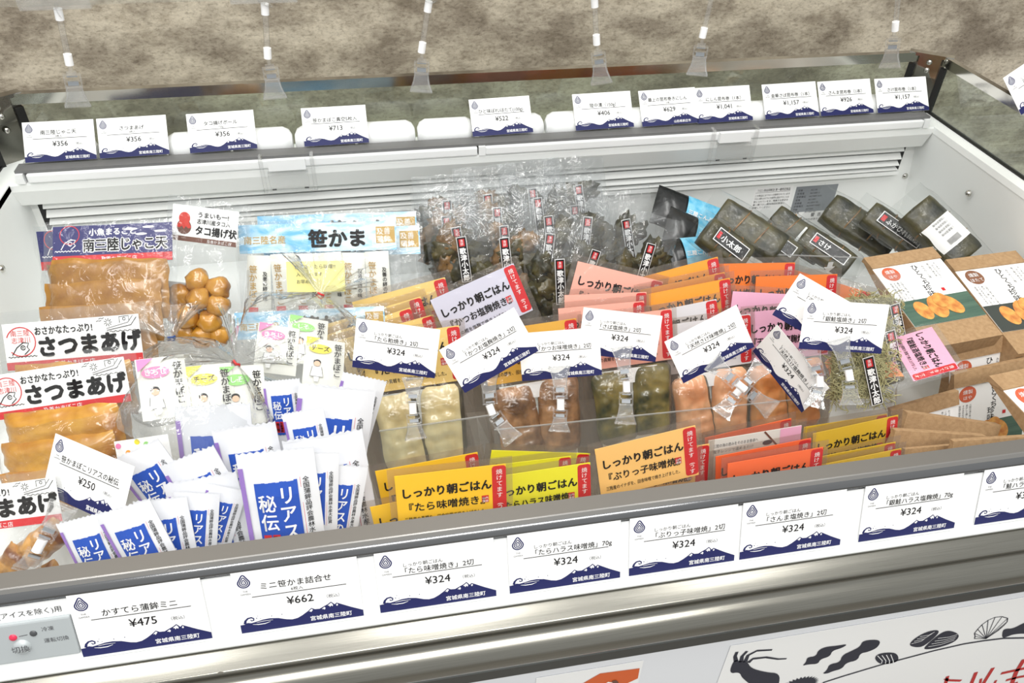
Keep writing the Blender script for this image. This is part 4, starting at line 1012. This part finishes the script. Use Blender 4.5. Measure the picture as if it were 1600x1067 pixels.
def ball_mesh(seed):
    bm = bmesh.new(); bmesh.ops.create_icosphere(bm, subdivisions=3, radius=.0145)
    for v in bm.verts:
        n = v.co.normalized(); v.co = v.co*(1+.26*noise.noise(n*1.7+Vector((seed, 0, 0)))+.10*noise.noise(n*4+Vector((seed, 3, 0)))); v.co.z *= .85
    me = bpy.data.meshes.new('octopus_ball'); bm.to_mesh(me); bm.free()
    for p in me.polygons: p.use_smooth = True
    me.materials.append(MATS['fried_ball']); return me
BALLS = [ball_mesh(i*1.7) for i in range(4)]
t, s = hbag('octopus_ball_bag', 'clear bag of fried octopus balls with a white header card', 'snack bag', (271, 318), (374, 331), .955, 33, .082, .044, tako_header, .16, None)
for i, (x, y, z) in enumerate([(.043, -.090, .012), (.068, -.096, .010), (.022, -.110, .012), (.048, -.112, .020), (.070, -.118, .014), (.018, -.132, .012), (.038, -.135, .022), (.062, -.138, .018), (.030, -.156, .014), (.054, -.158, .016), (.072, -.156, .010)]):
    link('octopus_ball', BALLS[i % 4], t, Matrix.Translation((x, y, z)) @ Matrix.Rotation(i*1.3, 4, 'Z'))
bag_film(t, -.008, .096, -.185, .010, lambda u, v: .036*math.sin(min(1, (1-v)*1.15)*math.pi)**.6 if v < .74 else .004, 6.6)
MB().box(.098, -.135, -.003, .1, -.07, .002).build('bag_seam', ['film_frost'], t)
# second octopus-ball bag glimpsed behind
t, s = hbag('octopus_ball_bag', 'dark-shadowed octopus ball bag glimpsed behind the first one', 'snack bag', (247, 437), (330, 446), 1.0, 33, .082, .044, tako_header, .1, None)
# bamboo-leaf fish cake bags
def sasa_header(t, w, h):
    k = MB(); n = 30
    link('header_card', MB().box(0, -h, 0, w, 0, .0008).mesh('header_card', ['wave_blue']), t)
    k.text('笹かま', w*.44, -h*.80, h*.66, .0013, 0, bold=.05, sx=1.05, maxw=w*.42); k.build('title', ['ink'], t)
    MB().text('南三陸名産', w*.03, -h*.66, h*.30, .0013, 0, bold=.015, maxw=w*.34).build('gold_lettering', ['gold_ink'], t)
    k = MB(); k.rect(w*.872, -h*.76, w*.992, -h*.18, .0012); k.build('gold_seal', ['gold_ink'], t)
    MB().text('及善', w*.876, -h*.44, h*.25, .0015, 0, maxw=w*.11).text('蒲鉾', w*.876, -h*.72, h*.25, .0015, 0, maxw=w*.11).build('seal_lettering', ['white_ink'], t)
def sachet(seed):
    k = MB(); k.grid(lambda u, v: (.030*u, -.088*v, .004*math.sin(u*math.pi)*min(1, 6*min(v, 1-v))+.0006*nz(u*4, v*6, seed)), 6, 8); return k.mesh('sachet_body', ['sachet'])
SA = [sachet(i*2.2) for i in range(3)]
k = MB(); k.text('笹かまぼこ', .009, -.012, .0105, 0, 0, vertical=True, bold=.01); k.text('及善の絆の味', .024, -.020, .0062, 0, 1, vertical=True, bold=.02); k.rect(.003, -.078, .015, -.066, 0, 2)
SAP = k.map(lambda x, y, z: (x, y, .0048)).mesh('sachet_print', ['gold_ink', 'ink', 'header_red'])
GS = 'blue-headed bamboo-leaf fish cake bags'
def sasa(tl, tr, d, lab, contents=True, lean=33):
    M, s = place(tl, tr, d=d, lean=lean, nom=.2)
    t = thing('bamboo_leaf_cake_bag', lab, 'snack bag', M, GS); sasa_header(t, .2, .036)
    if contents:
        for i in range(6):
            o = link('sachet', SA[i % 3], t, Matrix.Translation((.010+.030*i, -.038, .004+.002*(i % 2))) @ Matrix.Rotation(math.radians((-3, 2, 0, 3, -2, 1)[i]), 4, 'Z')); link('sachet_print', SAP, o)
    bag_film(t, -.004, .204, -.135, .004, lambda u, v: .014 if v < .7 else .003, tl[0]*.1)
sasa((402, 338), (650, 330), 1.03, 'rearmost blue-headed bag, only its wavy top edge showing', False)
sasa((410, 360), (655, 352), 1.005, 'blue-headed bag in the middle, gold seal peeking out at the right', False)
sasa((372, 352), (618, 345), .975, 'front blue-headed bag with large brush lettering and white sachets')
sasa((366, 489), (600, 478), .955, 'blue-headed bag lying low behind the twisted clear bags', False)
o_ = MB().grid(lambda u, v: (.072*u, -.038*v, .001*nz(u*3, v*3)), 6, 4)
M, s = place((447, 409), (538, 407), d=.938, lean=36, nom=.072)
t = thing('memo_note', 'pale yellow paper note lying on the white sachets', 'note', M)
o_.build('note_sheet', ['note_yellow'], t); MB().text('さんま・たら味噌!!', .010, -.009, .0060, .0016, 0, maxw=.052).text('入っています', .012, -.018, .0055, .0016, 0).text('お早めに', .012, -.027, .0055, .0016, 0).build('lettering', ['soft_ink'], t)
# twisted clear bags of assorted small sachets
def mini_sachet(parent, M, oval, text):
    s_ = MB().grid(lambda u, v: (.044*u, -.060*v, .003*math.sin(u*math.pi)*min(1, 5*min(v, 1-v))), 6, 6).build('mini_sachet', ['sachet'], parent, M)
    k = MB(); z = .0040
    k.disc(.0165, -.015, .0125, .0058, z, 0, 20); k.poly([(.001, -.001), (.016, -.001), (.001, -.013)], z, 0); k.build('colour_mark', [oval], s_)
    k = MB(); k.text(text, .0165, -.0172, .0068, .0044, 0, 'c', bold=.02); k.build('mark_lettering', ['white_ink' if oval != 'dot_yellow' else 'ink'], s_)
    k = MB(); k.text('笹かまぼこ', .036, -.006, .0088, z, 0, vertical=True, pitch=.95, bold=.02); k.disc(.014, -.032, .0042, .0034, z, 0); k.build('brush_lettering', ['ink'], s_)
    k = MB(); k.disc(.014, -.034, .0034, .0032, z+.0003); k.build('face_print', ['skin_print'], s_)
    k = MB(); k.poly([(.009, -.038), (.019, -.038), (.021, -.050), (.017, -.050), (.016, -.056), (.012, -.056), (.011, -.050), (.007, -.050)], z); k.line([(.009, -.038), (.007, -.050), (.021, -.050), (.019, -.038)], .0005, z+.0004, 1); k.build('figure_print', ['white_ink', 'ink'], s_)
def twist_bag(neck, bottom, d0, d1, W, lab, tie, fan=.045, contents=()):
    N, B = px(*neck, d=d0), px(*bottom, d=d1)
    up = (N-B); L = up.length; x = up.cross(CAM-N)*-1
    x = (up.normalized()).cross((CAM-N).normalized())
    M = basis(N, x, up)
    t = thing('twisted_bag', lab, 'snack bag', M, 'clear bags twisted shut with a tie')
    sd = neck[0]*.01
    def body(u, v):
        y = -L*v
        q = min(1, v*2.6); r = W/2*math.sin(q*math.pi/2)**.8*(1-.25*max(0, (v-.75)/.25)**2)
        rz = .026*math.sin(min(1, v*1.9)*math.pi/2)*(1 if v < .8 else 1-.8*((v-.8)/.2)**2)
        a = u*2*math.pi; pl = 1+(.20*math.sin(a*13+3*nz(u*4, v*3, sd))+.10*math.sin(a*29))*max(0, 1-v*2.2)+.10*nz(math.cos(a)*2, math.sin(a)*2, v*6+sd)
        return ((.003+r)*math.cos(a)*pl, y, (.003+rz)*math.sin(a)*pl)
    k = MB(); k.grid(body, 60, 22, wrap=True)
    k.build('film', ['film_twist'], t)
    def ruff(u, v):
        a = u*2*math.pi; y = fan*v*(.8+.35*nz(math.cos(a)*2, math.sin(a)*2, sd+9))
        r = .003+fan*.85*v**1.2; pl = 1+.25*math.sin(a*11+sd)*v
        return (r*math.cos(a)*pl, y, r*.5*math.sin(a)*pl)
    MB().grid(ruff, 56, 8, wrap=True).build('gathered_top', ['film_twist'], t)
    MB().tube([(.0042*math.cos(i*.6), .001*math.sin(i*2), .0042*math.sin(i*.6)) for i in range(12)], .0012, 6).build('tie', [tie], t)
    for c in contents: mini_sachet(t, Matrix.Translation(c[0]) @ Matrix.Rotation(math.radians(c[1]), 4, 'Z'), c[2], c[3])
    return t
twist_bag((368, 568), (262, 716), .80, .755, .125, 'twisted bag with red tie holding pink, yellow and green marked sachets', 'tie_red', contents=[((-.078, -.050, .004), 42, 'dot_pink', 'きちじ'), ((-.038, -.030, .001), 40, 'dot_yellow', 'チーズ'), ((-.012, -.012, -.002), 38, 'dot_green', 'しそ')])
twist_bag((500, 462), (452, 600), .91, .84, .135, 'twisted bag below the yellow note with pink and yellow marked sachets', 'tie_red', fan=.055, contents=[((-.052, -.062, .002), 12, 'dot_pink', 'きちじ'), ((.000, -.058, -.002), 12, 'dot_yellow', 'チーズ'), ((-.025, -.035, -.006), 12, 'dot_green', 'しそ')])
twist_bag((268, 529), (300, 650), .885, .85, .11, 'twisted bag with blue tie below the octopus balls', 'tie_blue', fan=.04)
# spotted label card under the red-tied bag
M, s = place((178, 690), (262, 678), d=.755, lean=34, nom=.062)
t = thing('spotted_card', 'white card with coloured dots left of the white pouches', 'card', M)
MB().grid(lambda u, v: (.062*u, -.05*v, 0), 4, 4).build('card_sheet', ['paper'], t)
for i, (x, y, c_) in enumerate([(.004, -.006, 'dot_pink'), (.014, -.015, 'dot_orange'), (.026, -.004, 'dot_yellow'), (.036, -.008, 'dot_green'), (.006, -.026, 'dot_yellow'), (.046, -.016, 'dot_pink'), (.024, -.024, 'dot_pink')]):
    MB().disc(x, y, .0032, .0032, .0004, n=14).build('dot', [c_], t)
# ------------------------------------------------------------------ dried seafood bags with black strip labels
def lump(seed, r, m):
    bm = bmesh.new(); bmesh.ops.create_icosphere(bm, subdivisions=3, radius=r)
    for v in bm.verts:
        n = v.co.normalized(); v.co = Vector((v.co.x*1.5, v.co.y*1.1, v.co.z*.42))*(1+.7*noise.noise(n*2.1+Vector((seed, 0, 0)))+.35*noise.noise(n*5+Vector((seed, 4, 0))))
    me = bpy.data.meshes.new('seafood_piece'); bm.to_mesh(me); bm.free()
    for p in me.polygons: p.use_smooth = True
    me.materials.append(MATS[m]); return me
LUMPS = {m: [lump(i*2.3+1, .0125, m) for i in range(3)] for m in ('kelp', 'kelp_brown', 'seafood_tan')}
STRIP = MB().box(0, -.062, 0, .0135, 0, .0006, 0).rect(.0007, -.0613, .0128, -.0007, .0008, 1).rect(.003, -.013, .0105, -.003, .0010, 2).mesh('strip_label', ['white_ink', 'label_black', 'tab_red'])
STRIPT = MB().text('歌津小太郎', .00675, -.0145, .0092, .0012, 0, vertical=True, pitch=1.0, bold=.03).text('漁師', .00675, -.0032, .0044, .0012, 0, vertical=True).mesh('strip_lettering', ['white_ink'])
GD = 'dried seafood bags with black strip labels'
SDN = 0
def seafood(lab_px, Y, rot, mix, lab, w=.094, top=.040):
    z = px(*lab_px, Y=Y).z
    queue(seafood_at, (lab_px[0]-46, lab_px[1]), (lab_px[0]+60, lab_px[1]), Y-math.tan(math.radians(24))*z, 24, .0116, None, lab_px[0], rot, mix, lab, w, top)
def seafood_at(M, u, rot, mix, lab, w, top):
    global SDN; SDN += 1; sd = SDN*3.3
    M = M @ Matrix.Translation((w/2-.007, 0, 0)) @ Matrix.Rotation(math.radians(rot), 4, 'Z')
    t = thing('seafood_bag', lab, 'seafood bag', M, GD)
    link('strip_label', STRIP, t, Matrix.Translation((0, 0, .0118))); link('strip_lettering', STRIPT, t, Matrix.Translation((0, 0, .0118)))
    L = min(tofloor(M, -w/2, w/2, ZR+.004), .20)
    k = MB()
    x0 = -w/2+.007
    def fn(u, v):
        e_ = min(1, 6*min(u, 1-u)); y = -L+(L+top)*v
        z = .0112*e_*(1 if y < -.0 else max(.08, 1-y/top))+.0022*nz(u*6, v*7, sd)*e_
        return (x0+w*u+.003*nz(v*4, sd), y+.003*nz(u*5, sd+4), z)
    k.grid(fn, 14, 16); k.build('film', ['film_crisp'], t)
    MB().rect(x0, -L, x0+w, top, -.001).build('back_film', ['film_frost'], t)
    random.seed(SDN)
    for i in range(13):
        m_ = mix[i % len(mix)]
        link('seafood_piece', LUMPS[m_][i % 3], t, Matrix.Translation((x0+w*random.uniform(.16, .84), -.008-min(L-.02, .09)*((i+.5)/13), random.uniform(.003, .005))) @ Matrix.Rotation(random.uniform(0, 6.28), 4, 'Z') @ Matrix.Rotation(random.uniform(-.15, .15), 4, 'X'))
TN = ('seafood_tan', 'kelp_brown', 'kelp'); KP = ('kelp', 'kelp_brown', 'kelp')
seafood((692, 315), 0.660, 0, TN, 'seafood bag at the back left, its small label top faint through film', top=.035)
seafood((756, 306), 0.665, 2, TN, 'seafood bag at the back, second from the left')
seafood((827, 297), 0.670, 3, KP, 'seafood bag at the back in the centre, label upright')
seafood((899, 292), 0.670, 6, KP, 'seafood bag at the back right, tallest film corner', top=.048)
seafood((690, 340), 0.625, 0, TN, 'seafood bag in the second row at the left')
seafood((770, 326), 0.635, 0, TN, 'seafood bag in the second row, left of centre')
seafood((834, 312), 0.645, 4, KP, 'seafood bag in the second row, right of centre')
seafood((892, 323), 0.635, 2, KP, 'seafood bag in the second row at the right')
seafood((972, 346), 0.620, 8, KP, 'seafood bag beside the black pouches, label half hidden')
seafood((704, 358), 0.595, 6, TN, 'seafood bag just behind the front left one')
seafood((780, 355), 0.600, 2, TN, 'seafood bag just behind the front middle one')
seafood((850, 340), 0.610, 3, KP, 'seafood bag in the third row, dark contents in the centre')
seafood((912, 340), 0.605, -8, KP, 'seafood bag in the third row with a crumpled right corner')
seafood((1018, 380), 0.555, -18, KP, 'seafood bag tilted clockwise in front of the black pouches', w=.08)
seafood((929, 390), 0.545, -22, KP, 'seafood bag leaning clockwise above the salmon-pink pouches', w=.085)
seafood((852, 366), 0.570, -10, KP, 'seafood bag leaning clockwise in the centre behind the front row')
seafood((711, 373), 0.560, 4, TN, 'front left seafood bag with tan pieces and a tall black label')
seafood((778, 374), 0.555, 3, TN, 'front middle seafood bag, label readable above the lavender pouch')
seafood((864, 407), 0.515, 0, KP, 'front right seafood bag in a rounded clear bag, nearest the fish pouches')
flush()
# shredded kelp bag behind the rightmost clips
SHRED = None
def shredded_bag(tl, tr, d_, lab, seed, strip):
    global SHRED
    M, s = place(tl, tr, d=d_, lean=26, nom=.085)
    t = thing('shredded_kelp_bag', lab, 'seafood bag', M, 'clear bags of shredded kelp')
    if SHRED is None:
        k = MB(); random.seed(5)
        k.grid(lambda u, v: (.010+.066*u, -.086+.068*v, .006*math.sin(u*math.pi)*math.sin(v*math.pi)+.002*nz(u*8, v*8)), 16, 16)
        for i in range(520):
            x, y = random.uniform(.012, .074), random.uniform(-.084, -.020); a = random.uniform(0, 6.28); pts = []
            for q in range(6): pts.append((x, y, .004+.008*random.random())); a += random.uniform(-.9, .9); x += .0042*math.cos(a); y += .0042*math.sin(a)
            k.tube(pts, .00062, 4, caps=False)
        SHRED = k.mesh('kelp_shreds', ['shredded'])
    tag(link('kelp_shreds', SHRED, t), None, None, kind='stuff')
    Ml = Matrix.Translation((strip, -.030, .0165)) @ Matrix.Rotation(math.radians(14), 4, 'Z')
    link('strip_label', STRIP, t, Ml); link('strip_lettering', STRIPT, t, Ml)
    bag_film(t, -.002, .090, -.10, .012, lambda u, v: .014, seed)
shredded_bag((1310, 446), (1404, 440), 1.02, 'rearmost clear bag of shredded kelp, beside the facing kraft box', 8.8, .066)
shredded_bag((1300, 484), (1402, 478), .955, 'middle clear bag of shredded kelp, half behind the silver salmon card', 9.9, .062)
shredded_bag((1288, 520), (1398, 514), .905, 'front clear bag of pale green shredded kelp with a slanted black label', 7.7, .040)
# ------------------------------------------------------------------ kelp rolls and black pouches at the right rear
ROLLS = []
def seg_gap(p, q):
    return min(((p[0].lerp(p[1], i/12))-(q[0].lerp(q[1], j/12))).length for i in range(13) for j in range(13))
def settle(A, B, r):
    """let a roll lie on top of those already there, clear of the liner"""
    for i in range(120):
        s_ = 1-.004*i; a, b_ = CAM+(A-CAM)*s_, CAM+(B-CAM)*s_
        ok = all(p.x+r*1.2 < XW-.004 and p.y+r*1.1 < YB-.012 for p in (a, b_))
        if ok and all(seg_gap((a, b_), q) > (r+q[2])*1.02 for q in ROLLS): break
    ROLLS.append((a, b_, r)); return a, b_
def roll_bag(a, b_, Ya, Yb, r, lab, kind, grp, text='昆布巻', wide=1.3):
    A, B = px(*a, Y=Ya), px(*b_, Y=Yb)
    A, B = settle(A, B, r*(1.12 if kind != 'black' else 1.2))
    x = (B-A); L = x.length; up = (CAM-A).normalized()*.6+Vector((0, 0, 1))*.4
    M = basis(A, x, up.cross(x)*1.0); M = basis(A, x, (up-x.normalized()*up.dot(x.normalized())).normalized().cross(x.normalized())*1)
    t = thing('kelp_roll' if kind != 'black' else 'black_pouch', lab, 'kelp roll' if kind != 'black' else 'pouch', M, grp)
    sd = a[0]*.017
    if kind != 'black':
        k = MB()
        def fn(u, v):
            an = u*2*math.pi; e_ = min(1, 9*min(v, 1-v))**.4
            rr = r*(.82+.18*e_)*(1+.10*nz(math.cos(an)*1.5, math.sin(an)*1.5, v*4+sd)+.05*nz(math.cos(an)*5, math.sin(an)*5, v*3+sd)); q = max(abs(math.cos(an)), abs(math.sin(an)))**-.45
            if v in (0, 1): rr *= .02
            step = 1.05 if .15 < u < .42 else 1
            return (L*min(.97, max(.03, v)), rr*1.10*math.cos(an)*q*step, rr*.72*math.sin(an)*q*step)
        k.grid(fn, 32, 24, wrap=True); k.build('roll', ['kelp'], t)
        for q in (.36, .66):
            MB().tube([(L*q+.002*math.sin(i*.6), r*1.16*math.cos(i*.3), r*.84*math.sin(i*.3)) for i in range(22)], .0013, 5).build('gourd_string', ['seafood_tan'], t)
    else:
        k = MB()
        def fn(u, v):
            an = u*2*math.pi; e_ = min(1, 5*min(v, 1-v))**.6
            return (L*v, r*1.5*math.cos(an)*(1+.05*nz(v*6, an, sd)), r*.75*math.sin(an)*e_+.0012*nz(u*9, v*9, sd))
        k.grid(fn, 28, 16, wrap=True); k.build('pouch_body', ['pouch_black'], t)
    def wrap_patch(x0, x1, a0, a1, rr, n=8):
        return MB().grid(lambda u, v: (x0+(x1-x0)*u, rr*1.17*math.cos(a0+(a1-a0)*v), rr*.86*math.sin(a0+(a1-a0)*v)+.0006), 4, n)
    if kind == 'barcode':
        wrap_patch(L*.34, L*.74, .7, 2.5, r*1.05).build('paper_label', ['paper'], t)
        k = MB()
        for i in range(18): k.rect(L*.62, -.010+.0011*i, L*.70, -.010+.0011*i+.0005)
        for i in range(4): k.text('三陸産昆布巻', L*(.36+.055*i), .012, .0042, 0, 0, rot=-math.pi/2, maxw=.022)
        k.map(lambda x_, y_, z_: (x_, y_, r*.93*math.sqrt(max(.05, 1-(y_/(r*1.3))**2))+.0016)).build('label_print', ['ink'], t)
    elif kind == 'black_label':
        h = r*.5
        k = MB(); k.rect(L*.20, -h, L*.86, h, r*.86+.002, 0); k.rect(L*.215, -h*.88, L*.845, h*.88, r*.86+.0023, 1); k.build('black_label', ['white_ink', 'label_black'], t)
        MB().text(text, L*.31, -h*.45, h*1.05, r*.86+.0028, 0, bold=.02, maxw=L*.50).rect(L*.23, -h*.5, L*.29, h*.5, r*.86+.0026, 1).build('label_lettering', ['white_ink', 'tab_red'], t)
    elif kind == 'black':
        wrap_patch(L*.34, L*.74, .5, 2.6, r*1.28).map(lambda x_, y_, z_: (x_, y_, z_*.72+.0022)).build('blue_label', ['label_sky'], t)
        MB().text('三陸こんぶ', L*.36, -.004, .0085, r*.80+.0034, 0, bold=.03, maxw=L*.36).build('label_lettering', ['white_ink'], t)
    elif kind == 'white_tag':
        wrap_patch(L*.52, L*.84, 1.1, 2.2, r*1.05).build('paper_label', ['paper'], t)
    if kind != 'black':
        k = MB()
        def bag(u, v):
            an = u*2*math.pi; v2 = -.16+1.32*v; e_ = min(1, 6*min(v, 1-v))
            return (L*v2, r*wide*math.cos(an)*(1+.12*nz(an, v*4, sd)), r*1.12*math.sin(an)*(.08+.92*e_)*(1+.1*nz(v*9, an*2, sd)))
        k.grid(bag, 28, 20, wrap=True); k.build('film', ['film'], t)
    return t
GK = 'kelp rolls in clear bags'; GB = 'black pouches with sky blue labels'
roll_bag((1022, 318), (1146, 366), .705, .670, .022, 'black pouch with sky blue label at the back of the three', 'black', GB)
roll_bag((1040, 352), (1150, 400), .655, .630, .022, 'black pouch with sky blue label, the middle one', 'black', GB)
roll_bag((1030, 408), (1132, 398), .590, .590, .022, 'black pouch with sky blue label, front one above the orange pouches', 'black', GB)
roll_bag((1118, 330), (1222, 396), .690, .610, .024, 'kelp roll right of the black pouches, leaning on the rear wall', 'plain', GK)
roll_bag((1204, 336), (1290, 400), .690, .610, .022, 'kelp roll with a white paper tag near its lower end', 'white_tag', GK)
roll_bag((1098, 358), (1166, 410), .615, .575, .021, 'kelp roll whose black label with white lettering faces up', 'black_label', GK, '小太郎')
roll_bag((1168, 352), (1246, 408), .650, .590, .020, 'kelp roll lowest in front with a thin black label', 'black_label', GK, '昆布巻')
roll_bag((1288, 322), (1396, 392), .705, .620, .026, 'large kelp roll in the middle, below the warning label', 'plain', GK)
roll_bag((1250, 366), (1330, 420), .640, .575, .020, 'kelp roll with a faint black label under the large one', 'black_label', GK, 'さけ')
roll_bag((1352, 330), (1446, 396), .700, .615, .020, 'kelp roll with long black label between the two largest rolls', 'black_label', GK, 'ふかひれ昆布')
roll_bag((1424, 322), (1512, 408), .700, .605, .027, 'rightmost kelp roll with a white barcode label', 'barcode', GK)
# ------------------------------------------------------------------ prints on the freezer front
def fx(u, v): p = px(u, v, Y=-.0135); return p.x, p.z
def front_sheet(name, label, cat, x0, x1, z0, z1, yy=-.0130):
    t = thing(name, label, cat, Matrix.Translation((x0, yy, z1)))
    MB().box(0, -.0004, z0-z1, x1-x0, 0, 0).build('sheet', ['gloss_paper'], t)
    return t, (lambda pts: [(fx(u, v)[0]-x0, fx(u, v)[1]-z1) for u, v in pts])
def flat(mb, name, m, t, lift=.0008): return mb.map(lambda x, y, z: (x, -lift-z, y)).build(name, [m], t)
xa, za = fx(1143, 1012); xb, zb = fx(1128, 1067)
t, F = front_sheet('sea_life_poster', 'white poster with navy sea creatures on the freezer front', 'poster', fx(1140, 1015)[0], 1.22, za-.34, fx(1140, 1010)[1])
def crop(u, v): return (1100+u/3.2, 900+v/3.2)
def smooth(pts):
    for _ in range(2):
        n = len(pts); pts = [q for i in range(n) for q in ((pts[i][0]*.75+pts[(i+1) % n][0]*.25, pts[i][1]*.75+pts[(i+1) % n][1]*.25), (pts[i][0]*.25+pts[(i+1) % n][0]*.75, pts[i][1]*.25+pts[(i+1) % n][1]*.75))]
    return pts
def shape(name, pts, m='poster_navy', lift=.0008): k = MB().poly(F([crop(*p) for p in (smooth(pts) if m == 'poster_navy' else pts)])); return flat(k, name, m, t, lift)
shape('squid_print', [(123, 487), (150, 415), (180, 425), (215, 425), (235, 460), (310, 480), (378, 485), (376, 540), (330, 640), (260, 560), (190, 510), (178, 478)])
for i, pts in enumerate([[(160, 425), (155, 400), (165, 378)], [(185, 428), (190, 400), (215, 374)], [(205, 428), (220, 395), (265, 372), (340, 368)], [(220, 432), (245, 412), (310, 405), (370, 414), (412, 412)]]):
    flat(MB().line(F([crop(*p) for p in pts]), [.0045, .0035, .003, .0025, .002][:len(pts)]), 'tentacle_print', 'poster_navy', t)
shape('seaweed_print', [(490, 448), (510, 430), (515, 405), (560, 400), (570, 370), (610, 352), (660, 348), (720, 338), (690, 358), (640, 372), (630, 400), (580, 415), (570, 438), (520, 440)])
shape('seaweed_print', [(590, 488), (615, 470), (625, 440), (680, 430), (690, 395), (740, 372), (780, 352), (795, 320), (885, 316), (870, 355), (820, 378), (780, 385), (768, 420), (710, 432), (690, 462), (640, 475), (620, 485)])
k = MB(); c = F([crop(475, 545)])[0]
pts = []
for i in range(60): a = math.pi*2*i/60; r = .0135 if i % 2 else .0172; pts.append((c[0]+r*1.25*math.cos(a), c[1]+r*math.sin(a)))
flat(k.poly(pts), 'urchin_print', 'poster_navy', t)
shape('top_shell_print', [(852, 408), (870, 388), (920, 380), (965, 385), (975, 420), (940, 436), (895, 440), (868, 432)])
shape('clam_print', [(1022, 345), (1050, 312), (1110, 278), (1170, 266), (1175, 285), (1100, 350), (1060, 356)])
shape('clam_print', [(1092, 362), (1170, 292), (1215, 270), (1260, 280), (1278, 300), (1250, 330), (1180, 355), (1120, 366)])
for q in range(4):
    flat(MB().line(F([crop(1035+q*14, 335-q*12), crop(1085+q*12, 322-q*10), crop(1115+q*12, 300-q*8)]), .0008), 'shell_rib', 'white_ink', t, .0012)
    flat(MB().line(F([crop(1120+q*16, 350-q*14), crop(1185+q*12, 338-q*12), crop(1250+q*5, 316-q*9)]), .0008), 'shell_rib', 'white_ink', t, .0012)
    flat(MB().line(F([crop(866+q*22, 395-q*2), crop(890+q*18, 420), crop(885+q*20, 434)]), .0008), 'shell_rib', 'white_ink', t, .0012)
base = (1410, 312)
fan = [(1355, 300), (1352, 285), (1368, 265), (1390, 242), (1420, 220), (1455, 205), (1490, 202), (1518, 210), (1515, 228), (1500, 245)]
for p in fan: flat(MB().line(F([crop(*base), crop(*p)]), .0007), 'scallop_rib', 'poster_navy', t)
flat(MB().line(F([crop(*p) for p in [(1352, 312)]+fan+[(1470, 272), (1410, 312), (1352, 312)]]), .0010), 'scallop_print', 'poster_navy', t)
shape('fish_tail_print', [(1490, 310), (1492, 275), (1505, 262), (1545, 262), (1600, 232), (1660, 215), (1700, 260), (1660, 295), (1600, 285), (1545, 290), (1515, 302)])
arc = [(560, 560), (600, 530), (700, 498), (800, 468), (900, 438), (1000, 412), (1150, 372), (1300, 338), (1400, 322), (1500, 310), (1600, 308), (1750, 312)]
flat(MB().line(F([crop(*p) for p in arc]), [.0012]+[.0026]*10+[.003]), 'arc_line', 'poster_navy', t)
for pts, w_ in [([(1205, 512), (1222, 520), (1285, 522)], .004), ([(1218, 500), (1200, 560)], .004), ([(1360, 480), (1335, 540), (1325, 560)], .0045), ([(1445, 458), (1400, 530), (1385, 560)], .0045), ([(1385, 512), (1380, 535)], .003), ([(1460, 520), (1450, 540)], .003),
                ([(1485, 486), (1540, 474), (1640, 452)], .0055), ([(1600, 415), (1560, 480), (1530, 560)], .0055), ([(1510, 520), (1570, 505), (1650, 490)], .005), ([(1500, 540), (1492, 575)], .004), ([(1560, 530), (1555, 570)], .004)]:
    flat(MB().line(F([crop(*p) for p in pts]), w_), 'brush_stroke', 'poster_red', t)
x1_, z1_ = fx(1001, 1040)
t, F = front_sheet('orange_flyer', 'white flyer with an orange print, low on the freezer front', 'flyer', fx(872, 1060)[0]-.02, fx(1004, 1040)[0], z1_-.25, z1_+.008)
def crop(u, v): return (860+u/8, 1000+v/8)
shape('orange_print', [(410, 535), (620, 415), (1115, 350), (1092, 475), (960, 536), (900, 700), (300, 700)], 'orange_print')
shape('figure_print', [(690, 530), (720, 512), (770, 520), (790, 560), (700, 600)], 'paper', .0012)
shape('hair_print', [(765, 500), (820, 490), (850, 520), (840, 560), (780, 540)], 'brown_print', .0014)
# price card seen at the right edge, on the side glass rail
M, s = place((1567, 122), (1650, 66), d=1.02, lean=30)
price_card(M @ Matrix.Translation((0, -.055, 0)), 'price card tilted at the right photo edge, above the side glass', 'price cards held up by clips', '「銀鮭味噌焼き」2切', '¥324', None, SK)
P = M @ Vector((.055, -.055, .001)); R_ = Vector((1.287, P.y-.01, GT+.008))
t = thing('double_clip', 'clear double clip on the right glass rail, outside the photo edge', 'clip', Matrix.Translation(R_), 'clear double clips on the divider'); Ti = Matrix.Translation(-R_)
J = (P+R_)/2
jawpart(t, J, P, Ti); jawpart(t, J, R_, Ti); link('joint', BARREL, t, Ti @ Matrix.Translation(J))
